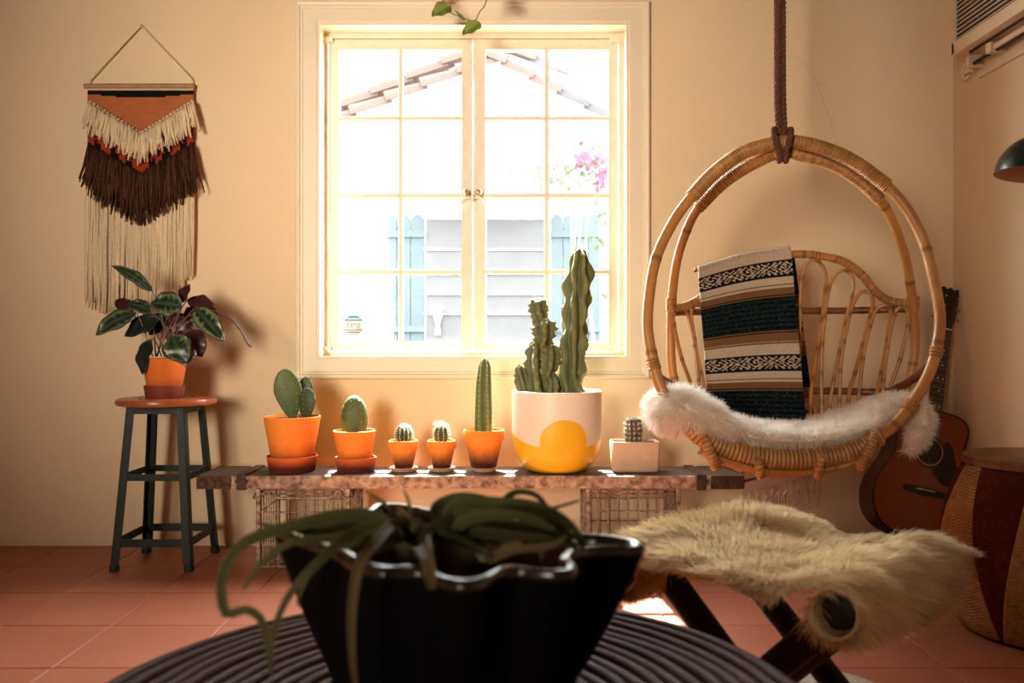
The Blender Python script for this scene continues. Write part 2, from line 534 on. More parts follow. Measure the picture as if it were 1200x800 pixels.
SW = (-2.46, -0.54, 0.78, 2.32)                  # opening for the added rear window
for lo, hi in (((XL, YF - 0.15, -0.1), (SW[0], YF, ZC)), ((SW[1], YF - 0.15, -0.1), (XR, YF, ZC)),
               ((SW[0], YF - 0.15, -0.1), (SW[1], YF, SW[2])), ((SW[0], YF - 0.15, SW[3]), (SW[1], YF, ZC))):
    box(b, lo, hi)
obj('wall_front', b, M['front_wall'], kind='structure', base=False, smooth=False)
b = MB(); box(b, (XL - 0.15, YF - 0.15, ZC), (XR + 0.15, WALL + T, ZC + 0.1))
obj('ceiling', b, M['ceiling'], kind='structure', base=False, smooth=False)
# frame of an added, unseen window round the fill lamp
sw = thing('added_window', None, None, ((SW[0] + SW[1]) / 2, YF, SW[2]), kind='structure')
for lo, hi in (((SW[0] - 0.07, YF - 0.03, SW[2] - 0.07), (SW[0], YF + 0.02, SW[3] + 0.07)), ((SW[1], YF - 0.03, SW[2] - 0.07), (SW[1] + 0.07, YF + 0.02, SW[3] + 0.07)),
               ((SW[0], YF - 0.03, SW[2] - 0.07), (SW[1], YF + 0.02, SW[2])), ((SW[0], YF - 0.03, SW[3]), (SW[1], YF + 0.02, SW[3] + 0.07))):
    b = MB(); box(b, lo, hi)
    obj('casing', b, M['trim'], parent=sw, base=False, smooth=False)

b = MB(); box(b, (SW[0], YF - 0.13, SW[2]), (SW[1], YF - 0.11, SW[3]))
obj('sky_block_panel', b, M['white_paint'], parent=sw, base=False, smooth=False)  # unseen panel added to keep the sky out of the opening

# ---- hairline crack in the plaster right of the window
b = MB()
for pts in ([(930, 62), (944, 74), (957, 96), (966, 120), (974, 141), (981, 172)], [(957, 96), (963, 99), (972, 97)]):
    tube(b, [wall_px(x, y) + Vector((0, 0.0005, 0)) for x, y in pts], 0.0011, 5)
trim = obj('plaster_crack', b, M['clay_wet'], kind='structure')
trim.data.materials[0] = mat('crack_shadow', (0.55, 0.40, 0.28), 0.95)

# ------------------------------------------------------------------ window
win = thing('window_1', None, None, ((WX0 + WX1) / 2, WALL, WZ0), kind='structure')
OX0, OX1 = wall_px(347, 0).x, wall_px(761, 0).x
OZ0, OZ1 = wall_px(0, 444).z, wall_px(0, 3).z
# moulded casing: profile from inner edge (t=0) to outer edge (t=1), height off the wall
prof = [(0, 0.0), (0, 0.014), (0.03, 0.016), (0.62, 0.016), (0.66, 0.019), (0.74, 0.019), (0.78, 0.026), (0.90, 0.028), (0.97, 0.024), (1.0, 0.018), (1.0, 0.0)]
inner = [(WX0, WZ0), (WX1, WZ0), (WX1, WZ1), (WX0, WZ1)]
outer = [(OX0, OZ0), (OX1, OZ0), (OX1, OZ1), (OX0, OZ1)]
for k in range(4):
    b = MB()
    k2 = (k + 1) % 4
    rows = []
    for t, h in prof:
        rows.append([b.vert((inner[q][0] + (outer[q][0] - inner[q][0]) * t, WALL - h, inner[q][1] + (outer[q][1] - inner[q][1]) * t)) for q in (k, k2)])
    for r1, r2 in zip(rows, rows[1:]):
        b.face((r1[0], r1[1], r2[1], r2[0]))
    b.face([r[0] for r in rows][::-1]); b.face([r[1] for r in rows])
    obj('casing', b, M['trim'], parent=win, base=False, angle=20)
# jamb lining
GY = WALL + 0.085                              # inner face of the sashes
b = MB()
e = 0.012
box(b, (WX0 - 0.002, WALL - 0.012, WZ0 - 0.002), (WX0 + e, WALL + T, WZ1 + 0.002)); box(b, (WX1 - e, WALL - 0.012, WZ0 - 0.002), (WX1 + 0.002, WALL + T, WZ1 + 0.002))
box(b, (WX0 + e, WALL - 0.012, WZ1 - e), (WX1 - e, WALL + T, WZ1 + 0.002))
obj('jamb', b, M['trim'], parent=win, base=False, smooth=False)
b = MB(); box(b, (WX0 + e, WALL - 0.012, WZ0 - 0.002), (WX1 - e, WALL + T + 0.05, WZ0 + 0.010))
obj('sill', b, M['trim'], parent=win, base=False, smooth=False)
def S(px, py):                                 # on the sash plane
    return P(px, py, GY)
b = MB()                                       # stop bead framing the sashes
sx0, sx1, sz0, sz1 = S(384, 0).x, S(725.5, 0).x, S(0, 412).z, S(0, 45.5).z
for lo, hi in (((WX0 + e, GY - 0.004, WZ0 + 0.01), (sx0, GY + 0.06, WZ1 - e)), ((sx1, GY - 0.004, WZ0 + 0.01), (WX1 - e, GY + 0.06, WZ1 - e)),
               ((sx0, GY - 0.004, sz1), (sx1, GY + 0.06, WZ1 - e)), ((sx0, GY - 0.004, WZ0 + 0.01), (sx1, GY + 0.06, sz0))):
    box(b, lo, hi)
obj('frame', b, M['sash'], parent=win, base=False, smooth=False)
rows = [(58, 136), (140.5, 226), (231.5, 316), (321, 402)]
SD = 0.035
for (xa, xb, cols) in ((385.5, 553.3, [(397, 467), (472, 541)]), (554.7, 724, [(569, 638), (643.5, 713)])):
    b = MB()
    gx0, gx1 = S(cols[0][0], 0).x, S(cols[1][1], 0).x
    gz1, gz0 = S(0, rows[0][0]).z, S(0, rows[-1][1]).z
    X0, X1, Z0, Z1 = S(xa, 0).x, S(xb, 0).x, sz0 + 0.003, sz1 - 0.003
    for lo, hi in (((X0, GY, Z0), (gx0, GY + SD, Z1)), ((gx1, GY, Z0), (X1, GY + SD, Z1)), ((gx0, GY, gz1), (gx1, GY + SD, Z1)), ((gx0, GY, Z0), (gx1, GY + SD, gz0))):
        box(b, lo, hi)
    sash = obj('sash', b, M['sash'], parent=win, base=False, smooth=False)
    b = MB(); box(b, (S(cols[0][1], 0).x, GY + 0.002, gz0), (S(cols[1][0], 0).x, GY + SD - 0.004, gz1))
    obj('muntin', b, M['sash'], parent=sash, base=False, smooth=False, bevel=0.002)
    for r1, r2 in zip(rows, rows[1:]):
        for c in cols:
            b = MB(); box(b, (S(c[0], 0).x, GY + 0.003, S(0, r2[0]).z), (S(c[1], 0).x, GY + SD - 0.005, S(0, r1[1]).z))
            obj('muntin', b, M['sash'], parent=sash, base=False, smooth=False, bevel=0.002)
    for r in rows:
        for c in cols:
            b = MB(); box(b, (S(c[0], 0).x - 0.003, GY + 0.014, S(0, r[1]).z - 0.003), (S(c[1], 0).x + 0.003, GY + 0.017, S(0, r[0]).z + 0.003))
            obj('pane', b, M['glass'], parent=sash, base=False, smooth=False)
            # glazing bead in the corners
    # flaking putty along the glass edges
    for r in rows:
        for c in cols:
            if random.random() < 0.75:
                b = MB()
                side = random.choice((0, 1))
                zz = S(0, r[side]).z + (-0.002 if side == 0 else 0.002)
                x_a = S(c[0], 0).x; x_b = S(c[1], 0).x
                pts = [(x_a + (x_b - x_a) * i / 12, GY + 0.0125, zz + random.uniform(-0.002, 0.002)) for i in range(13)]
                tube(b, pts, [random.uniform(0.001, 0.004) for _ in range(13)], 5)
                obj('putty', b, M['sash'], parent=sash, base=False)
# hinge blocks in the corners
for px, py in ((386, 48), (721, 49), (384, 408), (727, 408)):
    b = MB(); c = S(px, py)
    box(b, (c.x - 0.016, GY - 0.022, c.z - 0.010), (c.x + 0.016, GY + 0.002, c.z + 0.010))
    tube(b, [(c.x - 0.02, GY - 0.018, c.z - 0.014), (c.x - 0.02, GY - 0.018, c.z + 0.014)], 0.006, 8)
    obj('hinge', b, M['sash'], parent=win, base=False, bevel=0.002)
# catch where the sashes meet
b = MB(); c = S(554, 229)
for s in (-1, 1):
    box(b, (c.x + s * 0.024 - 0.016, GY - 0.008, c.z - 0.016), (c.x + s * 0.024 + 0.016, GY, c.z + 0.020))
lt = obj('catch', b, M['brass'], parent=win, base=False, bevel=0.003)
for s in (-1, 1):
    b = MB()
    lathe(b, [(0.0001, 0.016), (0.010, 0.013), (0.014, 0.004), (0.014, -0.004), (0.010, -0.013), (0.0001, -0.016)], 16)
    v = [(c.x + s * 0.026 + p[0], GY - 0.020 + p[2], c.z + 0.010 + p[1]) for p in b.v]
    b.v = v
    obj('knob', b, M['brass'], parent=lt, base=False)
    b = MB()
    tube(b, spline([(c.x + s * 0.004, GY - 0.018, c.z - 0.012), (c.x + s * 0.02, GY - 0.022, c.z - 0.012), (c.x + s * 0.034, GY - 0.024, c.z - 0.018), (c.x + s * 0.05, GY - 0.024, c.z - 0.034), (c.x + s * 0.058, GY - 0.026, c.z - 0.034)], 6), [0.005, 0.005, 0.004, 0.004, 0.006], 8)
    obj('lever', b, M['sash'], parent=lt, base=False)
b = MB(); box(b, (c.x - 0.008, GY - 0.026, c.z - 0.026), (c.x + 0.008, GY - 0.006, c.z + 0.004))
obj('hook', b, M['brass'], parent=lt, base=False, bevel=0.002)

# octagonal sticker on the lower left pane
sc_ = P(414.5, 381, GY + 0.0125)
R8, yy = 0.0435, GY + 0.0125
st = thing('sticker', 'small octagonal sticker with a blue band on the lower window pane', 'sticker', (sc_.x, yy, sc_.z))
k8 = R8 * math.tan(PI / 8)
octo = [(k8, R8), (R8, k8), (R8, -k8), (k8, -R8), (-k8, -R8), (-R8, -k8), (-R8, k8), (-k8, R8)]
def flat_poly(name, pts, y, m, par):
    b = MB(); prism(b, [(sc_.x + x, sc_.z + z) for x, z in pts], y, y + 0.0004)
    return obj(name, b, m, parent=par, base=False, smooth=False)
bk = flat_poly('backing', octo, yy, M['white_print'], st)
flat_poly('top_band', [(-k8, R8), (-R8, k8), (R8, k8), (k8, R8)], yy - 0.0008, M['blue_print'], st)
flat_poly('bottom_band', [(k8, -R8), (R8, -k8), (-R8, -k8), (-k8, -R8)], yy - 0.0008, M['grey_print'], st)
def lettering(txt, x, z, size, m, par, y):
    cu = bpy.data.curves.new('lettering', 'FONT'); cu.body = txt; cu.size = size; cu.align_x = 'CENTER'; cu.align_y = 'CENTER'
    to = bpy.data.objects.new('lettering', cu); COL.objects.link(to)
    dg = bpy.context.evaluated_depsgraph_get(); dg.update()
    me = bpy.data.meshes.new_from_object(to.evaluated_get(dg))
    bpy.data.objects.remove(to)
    me.transform(Matrix.Rotation(PI / 2, 4, 'X'))
    me.materials.clear(); me.materials.append(m)
    o = bpy.data.objects.new('lettering', me); COL.objects.link(o)
    o.parent = par
    o.location = (x - par['_o'][0], y - par['_o'][1], z - par['_o'][2])
lettering('ring', sc_.x, sc_.z + 0.002, 0.040, M['grey_print'], st, yy - 0.0006)
def dashes(z, x0, x1, n, h, m, seed):          # print too small to read
    r = random.Random(seed); b = MB(); x = x0
    while x < x1:
        w_ = r.uniform(0.6, 1.6) * (x1 - x0) / n
        prism(b, [(sc_.x + x, sc_.z + z - h / 2), (sc_.x + min(x + w_ * 0.85, x1), sc_.z + z - h / 2), (sc_.x + min(x + w_ * 0.85, x1), sc_.z + z + h / 2), (sc_.x + x, sc_.z + z + h / 2)], yy - 0.0013, yy - 0.0009)
        x += w_
    obj('fine_print', b, m, parent=st, base=False, smooth=False)
dashes(R8 * 0.62, -0.026, 0.026, 14, 0.005, M['white_print'], 1)
dashes(-R8 * 0.56, -0.032, 0.032, 18, 0.0035, M['white_print'], 2)
dashes(-R8 * 0.80, -0.022, 0.022, 12, 0.0035, M['white_print'], 3)

# ------------------------------------------------------------------ outside
b = MB(); box(b, (-9, WALL + T, -0.25), (9, 16, -0.12))
obj('ground_outside', b, M['patio'], kind='structure', base=False, smooth=False)
HY = 9.0
def H(px, py, d=HY): return P(px, py, d)
house = thing('neighbour_house', 'white stucco house with clay tile gable roof seen through the window', 'house', (0, HY + 1.5, -0.12))
b = MB()
gab = [(-3.4, -0.12), (3.0, -0.12), (3.0, H(0, 185).z), (H(585, 0).x, H(0, 60).z), (-3.4, H(0, 205).z)]
prism(b, gab, HY, HY + 3.0)
obj('wall', b, M['stucco'], parent=house, base=False, smooth=False)
def half_tile(p, q, r, m):
    b = MB()
    p, q = Vector(p), Vector(q)
    t = (q - p).normalized(); n = Vector((0, 1, 0)); u = n.cross(t)
    if u.z < 0: u = -u
    seg = 10
    for rr_ in (r, r - 0.018):
        for e, k in ((p, 1.0), (q, 0.82)):
            for j in range(seg + 1):
                th = PI * j / seg
                b.vert(e + n * math.cos(th) * rr_ * k + u * math.sin(th) * rr_ * k)
    s = seg + 1
    for j in range(seg):
        b.face((j, j + 1, s + j + 1, s + j)); b.face((2 * s + j + 1, 2 * s + j, 3 * s + j, 3 * s + j + 1))
        b.face((j + 1, j, 2 * s + j, 2 * s + j + 1)); b.face((s + j, s + j + 1, 3 * s + j + 1, 3 * s + j))
    obj('roof_tile', b, m, parent=house, base=False)
for (ax, ay, bx_, by, n, row) in ((372, 158, 578, 78, 5, 0), (720, 150, 560, 66, 5, 1), (664, 95, 590, 62, 2, 2), (355, 152, 560, 66, 5, 3)):
    A, B = H(ax, ay, HY - 0.02 + (0.35 if row >= 2 else 0)), H(bx_, by, HY - 0.02 + (0.35 if row >= 2 else 0))
    for k in range(n):
        p = A + (B - A) * (k / n); q = A + (B - A) * ((k + 1.18) / n)
        q.z += 0.0; p.z += 0.035
        half_tile(p, q, 0.135, M['tile_b'] if (row == 1 and k in (0, 1)) or (row == 2 and k == 0) else M['tile_a'])
# awning over the double opening
b = MB()
a0, a1, a2, a3 = H(502, 198, HY), H(640, 198, HY), H(662, 226, HY - 0.5), H(480, 226, HY - 0.5)
i = [b.vert(q) for q in (a0, a1, a2, a3)]; j = [b.vert(q + Vector((0, 0, -0.05))) for q in (a0, a1, a2, a3)]
b.face(i[::-1]); b.face(j)
for k in range(4): b.face((i[k], i[(k + 1) % 4], j[(k + 1) % 4], j[k]))
obj('awning', b, M['grey_board'], parent=house, base=False, smooth=False)
b = MB(); box(b, (H(482, 0).x, HY - 0.52, H(0, 240).z), (H(655, 0).x, HY - 0.47, H(0, 226).z)); obj('awning_valance', b, M['grey_board'], parent=house, base=False, smooth=False)
for (x0_, x1_) in ((500, 545), (570, 638)):
    b = MB(); box(b, (H(x0_, 0).x, HY - 0.05, H(0, 400).z), (H(x1_, 0).x, HY + 0.02, H(0, 257).z))
    dr = obj('window', b, M['grey_board'], parent=house, base=False, smooth=False)
    for yq in (257, 293, 321, 345, 368, 400):
        b = MB(); box(b, (H(x0_, 0).x - 0.02, HY - 0.08, H(0, yq + 0.6).z), (H(x1_, 0).x + 0.02, HY - 0.05, H(0, yq - 0.6).z))
        obj('slat', b, M['white_paint'], parent=dr, base=False, smooth=False)
b = MB(); lathe(b, [(0.0001, 0), (0.03, 0.0), (0.02, 0.1), (0.045, 0.2), (0.045, 0.26), (0.0001, 0.26)], 12, center=H(513, 392, HY - 0.09))
obj('wall_lamp', b, M['white_paint'], parent=house, base=False)
for (x0_, x1_, top) in ((434, 498, 257), (645, 703, 257)):
    n = 4
    for k in range(n):
        xa, xb = H(x0_ + (x1_ - x0_) * k / n + 0.5, 0).x, H(x0_ + (x1_ - x0_) * (k + 1) / n - 0.5, 0).x
        zb, zt = H(0, 400).z, H(0, top).z
        out = [(xa, zb), (xb, zb)] + [(xb + (xa - xb) * t / 8, zt + 0.05 * math.sin(PI * t / 8)) for t in range(9)]
        b = MB(); prism(b, out, HY - 0.06, HY - 0.02)
        obj('shutter_board', b, M['shutter'], parent=house, base=False, smooth=False)
    for yq in (275, 385):
        b = MB(); box(b, (H(x0_, 0).x, HY - 0.09, H(0, yq + 4).z), (H(x1_, 0).x, HY - 0.06, H(0, yq - 4).z))
        obj('shutter_batten', b, M['shutter'], parent=house, base=False, smooth=False)
# roof vent standing behind the left slope
ch_ = thing('roof_vent', 'small box roof vent with grey rim behind the gable slope', 'vent', (H(452, 0, 11).x, 11, H(0, 140, 11).z))
b = MB(); box(b, (H(436, 0, 11).x, 10.9, H(0, 150, 11).z), (H(470, 0, 11).x, 11.3, H(0, 107, 11).z)); obj('body', b, M['stucco'], parent=ch_, base=False, smooth=False)
b = MB(); box(b, (H(434, 0, 11).x, 10.87, H(0, 107, 11).z), (H(472, 0, 11).x, 11.35, H(0, 103, 11).z))
obj('rim', b, M['grey_board'], parent=ch_, base=False, smooth=False)
b = MB(); box(b, (H(434, 0, 11).x, 10.87, H(0, 138, 11).z), (H(437, 0, 11).x, 10.9, H(0, 107, 11).z)); obj('corner_strip', b, M['grey_board'], parent=ch_, base=False, smooth=False)

# bougainvillea on a trellis post to the right of the house
bg_ = thing('bougainvillea', 'climbing bush with pink flowers outside the window', 'bush', (H(690, 0, 7.2).x, 7.2, -0.12))
rnd = random.Random(3)
b = MB()
for k in range(7):
    x = 668 + k * 9
    tube(b, spline([(H(690, 0, 7.2).x + rnd.uniform(-.1, .1), 7.2 + rnd.uniform(-.1, .1), -0.12), H(x + rnd.uniform(-8, 8), 430, 7.2), H(x + rnd.uniform(-10, 10), 300, 7.2), H(x + rnd.uniform(-20, 10), 180 + rnd.uniform(-20, 30), 7.2)], 6), [0.02, 0.015, 0.01, 0.004], 6)
obj('stem', b, M['stem_green'], parent=bg_, base=False)
def sprinkle(b, n, cx, cy, sx, sy, size, seed, d=7.2):
    r = random.Random(seed)
    for _ in range(n):
        c = H(r.gauss(cx, sx), r.gauss(cy, sy), d + r.uniform(-0.25, 0.25))
        u = Vector((r.gauss(0, 1), r.gauss(0, 1), r.gauss(0, 1))).normalized(); w_ = u.cross(Vector((r.gauss(0, 1), r.gauss(0, 1), r.gauss(0, 1)))).normalized()
        s = size * r.uniform(0.6, 1.3)
        i = [b.vert(c + u * s * x + w_ * s * y * 0.6) for x, y in ((-1, 0), (-0.2, -0.9), (1, 0), (-0.2, 0.9))]
        b.face(i)
b = MB(); sprinkle(b, 150, 672, 195, 20, 18, 0.035, 1); sprinkle(b, 110, 706, 270, 7, 70, 0.035, 2); sprinkle(b, 60, 620, 190, 22, 12, 0.025, 5); sprinkle(b, 40, 700, 45, 25, 14, 0.04, 8)
obj('foliage', b, M['bush'], parent=bg_, base=False, smooth=False, kind='stuff')
b = MB(); sprinkle(b, 70, 690, 187, 9, 9, 0.045, 3); sprinkle(b, 40, 703, 205, 6, 8, 0.045, 4)
obj('flower', b, M['bract'], parent=bg_, base=False, smooth=False, kind='stuff')
# ------------------------------------------------------------------ woven wall hanging
HD = WALL - 0.022
def W(px, py, off=0.0): return P(px, py, HD - off)
hang = thing('wall_hanging', 'woven wall hanging with cream and brown fringe on a dowel', 'wall hanging', (W(165, 0).x, WALL, W(0, 365).z))
b = MB(); tube(b, line(W(99, 101), W(228, 101)), 0.011, 12); obj('dowel', b, M['dowel'], parent=hang, base=False)
b = MB(); tube(b, [W(165, 30, -0.012)] + line(W(104, 93), W(103, 100)), 0.0035, 6); tube(b, [W(165, 30, -0.012), W(224, 92), W(225, 100)], 0.0035, 6); b.c = [(1, 1, 1, 1)] * len(b.v)
obj('hanging_cord', b, M['cotton'], parent=hang, base=False)
b = MB(); tube(b, [(W(165, 30).x, WALL + 0.01, W(0, 30).z), (W(165, 30).x, WALL - 0.02, W(0, 30).z + 0.004)], 0.0025, 6); tag(obj('nail', b, M['iron'], base=False), 'small dark nail in the plaster holding the wall hanging', 'nail')
# woven panel, stepped weave: one cell per knot
CR, BK, OR, RD, DR = (0.72, 0.55, 0.36, 1), (0.010, 0.008, 0.010, 1), (0.52, 0.16, 0.065, 1), (0.36, 0.045, 0.02, 1), (0.30, 0.035, 0.02, 1)
def weave(x, y):                                # pixel coordinates of the photograph's weave
    xc = round((x - 165) / 4) * 4
    ax = abs(xc)
    if y < 105.5: return CR
    if y < 105 + 9.5 - max(0, (ax - 20) / 42) * 4.5: return BK
    v = 157 - ax * 0.62
    if y < v + 10: return OR
    s = 197 - round(ax / 9) * 9 * 0.56
    if y > s + 5: return BK
    if y > s - 3 and int(ax / 9) % 2: return BK
    return RD
b = MB()
nx, ny_ = 64, 72
for j in range(ny_ + 1):
    for i in range(nx + 1):
        px, py = 103 + 124 * i / nx, 103 + (218 - 103) * j / ny_
        b.vert(W(px, py, 0.004 * (1 if (i + j) % 2 else 0) * 0.3))
for j in range(ny_):
    for i in range(nx):
        q = j * (nx + 1) + i
        px, py = 103 + 124 * (i + .5) / nx, 103 + 115 * (j + .5) / ny_
        b.face((q, q + 1, q + nx + 2, q + nx + 1), [CR, BK, OR, RD].index(weave(px, py)))
wm = []
for nm, c_ in (('cream_weft', CR), ('black_weft', BK), ('orange_weft', OR), ('red_weft', RD)):
    wm.append(mat(nm, c_[:3], 0.95, tuple(x * 0.75 for x in c_[:3]), 60, bump=0.5, bscale=200, stretch=(0.25, 1, 1.5), spec=0.1, contrast=0.6))
obj('woven_panel', b, wm, parent=hang, base=False, smooth=False, solid=0.006)
rnd = random.Random(11)
def strand(b, px, py, ln, sway, r, off, droop=0.0, tone=0.25):
    k = 1 - rnd.random() * tone
    n = 7
    pts = []
    ph, am = rnd.uniform(0, 6), rnd.uniform(0.3, 1.0)
    for i in range(n):
        t = i / (n - 1)
        pts.append(W(px + sway * t + am * math.sin(ph + 5 * t) * t * 1.2, py + ln * t, off + 0.014 * math.sin(min(1, t * 3) * PI / 2) - 0.006 * t + 0.003 * math.sin(ph * 2 + 4 * t)))
    tube(b, pts, [r, r, r * 1.05, r * 0.9, r * 0.6], 5, c=(k, k, k, 1))
b = MB()                                        # long cream fringe behind everything
for i in range(130):
    t = i / 129
    px = 101 + 127 * t + rnd.uniform(-.6, .6)
    end = 352 + 12 * math.sin(t * 4) - 22 * max(0, t - 0.45) + rnd.uniform(-9, 9) - (12 if t > 0.9 else 0)
    start = 222 - abs(px - 165) * 0.5
    strand(b, px, start, end - start, (t - .5) * -2 - 3 * (1 - t) + rnd.uniform(-3, 3), 0.0045, -0.004)
obj('long_fringe', b, M['cotton'], parent=hang, base=False, kind='stuff', angle=None)
b = MB()                                        # brown fringe
for layer in range(4):
    for i in range(70):
        t = i / 69
        px = 104 + 122 * t + rnd.uniform(-.8, .8)
        v = 203 - abs(px - 165) * 0.57 + 3 * layer
        ln = rnd.uniform(42, 62) - layer * 2 - (6 if t > 0.85 or t < .1 else 0)
        strand(b, px, v, ln, (t - 0.5) * 16 + rnd.uniform(-6, 6), 0.0042, 0.012 + 0.004 * (3 - layer), tone=0.6)
obj('brown_fringe', b, M['brown_wool'], parent=hang, base=False, kind='stuff', angle=None)
b = MB()                                        # cream V fringe
for layer in range(3):
    for i in range(64):
        t = i / 63
        px = 105 + 121 * t + rnd.uniform(-.6, .6)
        v = 157 - abs(px - 165) * 0.62 + 2 * layer
        strand(b, px, v, rnd.uniform(22, 34), (t - 0.55) * 10 + rnd.uniform(-6, 6), 0.0052, 0.016 + 0.004 * (2 - layer), tone=0.3)
for i in range(30):
    px = 106 + 119 * i / 29
    v = 156 - abs(px - 165) * 0.62
    lathe(b, [(0.0001, -0.006), (0.006, -0.003), (0.007, 0), (0.006, 0.003), (0.0001, 0.006)], 8, center=W(px, v, 0.018))
obj('cream_fringe', b, M['cotton'], parent=hang, base=False, kind='stuff', angle=None)

# ------------------------------------------------------------------ steel stool
SX, SY, SH = -1.303, 3.222, 0.618
stool = thing('stool', 'green-grey steel stool with a round red-brown wooden seat', 'stool', (SX, SY, 0))
b = MB(); lathe(b, [(0.0001, SH - 0.026), (0.168, SH - 0.026), (0.177, SH - 0.022), (0.180, SH - 0.013), (0.177, SH - 0.004), (0.168, SH), (0.0001, SH)], 48, center=(SX, SY, 0))
seat_o = obj('seat', b, M['stool_wood'], parent=stool)
for k in range(4):
    b = MB(); a = PI / 4 + k * PI / 2
    lathe(b, [(0.0001, 0.0), (0.006, 0.0), (0.005, 0.0025), (0.0001, 0.003)], 10, center=(SX + 0.10 * math.cos(a), SY + 0.10 * math.sin(a), SH - 0.0002)); obj('screw', b, M['iron'], parent=seat_o)
th_, bh = 0.106, 0.147
def leg_pt(sx, sy, z):
    t = z / (SH - 0.03)
    h_ = bh + (th_ - bh) * t
    return Vector((SX + sx * h_, SY + sy * h_, z))
for sx in (-1, 1):
    for sy in (-1, 1):
        p, q = leg_pt(sx, sy, 0.022), leg_pt(sx, sy, SH - 0.027)
        b = MB()
        wd, tk = 0.030, 0.0035
        for (ux, uy, wx, wy) in ((wd, tk, 0, 0), (tk, wd, 0, 0)):
            i = len(b.v)
            for e_ in (p, q):
                for fx, fy in ((0, 0), (1, 0), (1, 1), (0, 1)):
                    b.vert((e_.x - sx * fx * ux, e_.y - sy * fy * uy, e_.z))
            o_ = [(0, 1, 2, 3), (7, 6, 5, 4), (4, 5, 1, 0), (5, 6, 2, 1), (6, 7, 3, 2), (7, 4, 0, 3)]
            for f in o_:
                b.face([i + k for k in (f if sx * sy < 0 else f[::-1])])
        lg = obj('leg', b, M['steel_green'], parent=stool, smooth=False)
        b = MB(); c = leg_pt(sx, sy, 0)
        lathe(b, [(0.0001, 0), (0.017, 0), (0.018, 0.004), (0.018, 0.016), (0.015, 0.020), (0.015, 0.028), (0.0001, 0.028)], 14, center=(c.x - sx * 0.012, c.y - sy * 0.012, 0)); obj('rubber_foot', b, M['rubber'], parent=lg)
for z, h_ in ((0.10, 0.028), (0.335, 0.024), (SH - 0.040, 0.026)):
    for k in range(4):
        s1, s2 = [((-1, -1), (1, -1)), ((1, -1), (1, 1)), ((1, 1), (-1, 1)), ((-1, 1), (-1, -1))][k]
        b = MB(); p, q = leg_pt(*s1, z), leg_pt(*s2, z)
        inn = Vector((SX, SY, z)) - (p + q) / 2; inn.normalize()
        beam(b, p + inn * 0.006, q + inn * 0.006, 0.006, h_)
        obj('rail' if z > 0.5 else 'stretcher', b, M['steel_green'], parent=stool, smooth=False, base=False)

# ------------------------------------------------------------------ pots
def pot_profile(rt, rb, h, wall=0.007, lip=0.0, liph=0.0):
    if lip:
        out = [(0.0001, 0), (rb - 0.003, 0), (rb, 0.003), (rt - lip - 0.001, h - liph), (rt - 0.001, h - liph + 0.0005), (rt, h - liph + 0.003), (rt, h - 0.003), (rt - 0.002, h)]
    else:
        out = [(0.0001, 0), (rb - 0.003, 0), (rb, 0.003), (rt, h - 0.002), (rt - 0.002, h)]
    return out + [(rt - wall, h), (rt - wall - 0.001, h - 0.003), (rt - wall - lip - (rt - rb) * 0.15, h - 0.035), (0.0001, h - 0.035)]
def saucer(c, r, h, m, label, group):
    b = MB(); lathe(b, [(0.0001, 0), (r * 0.88, 0), (r * 0.90, 0.002), (r, h - 0.002), (r - 0.002, h), (r - 0.006, h), (r * 0.84, 0.008), (0.0001, 0.008)], 40, center=c)
    return tag(obj('saucer', b, m), label, 'saucer', group)
def potted(name, label, cat, c, rt, rb, h, m, lip=0, liph=0, group='potted cacti on the bench', soil_drop=0.012, wall=0.007):
    t = thing(name, label, cat, c, group)
    b = MB(); lathe(b, pot_profile(rt, rb, h, wall, lip, liph), 56, center=c); obj('pot', b, m, parent=t, angle=50)
    b = MB(); rs = rt - wall - 0.002 - lip * 0.3
    n = 6
    lathe(b, [(0.0001, h - soil_drop + 0.004)] + [(rs * k / n, h - soil_drop + 0.003 * math.sin(k * 2.3)) for k in range(1, n)] + [(rs, h - soil_drop), (rs - 0.004, h - 0.034)], 40, center=c); obj('soil', b, M['soil'], parent=t)
    return t

def spikes(b, roots, dirs, ln, r, rng, per=1, spread=0.5):
    for p, n in zip(roots, dirs):
        for _ in range(per):
            d = (Vector(n) + Vector((rng.gauss(0, spread), rng.gauss(0, spread), rng.gauss(0, spread)))).normalized()
            l = ln * rng.uniform(0.6, 1.2)
            s = d.orthogonal().normalized() * r; s2 = d.cross(s)
            i = [b.vert(Vector(p) + s), b.vert(Vector(p) - s * 0.5 + s2 * 0.87), b.vert(Vector(p) - s * 0.5 - s2 * 0.87), b.vert(Vector(p) + d * l)]
            b.face((i[0], i[1], i[3])); b.face((i[1], i[2], i[3])); b.face((i[2], i[0], i[3]))

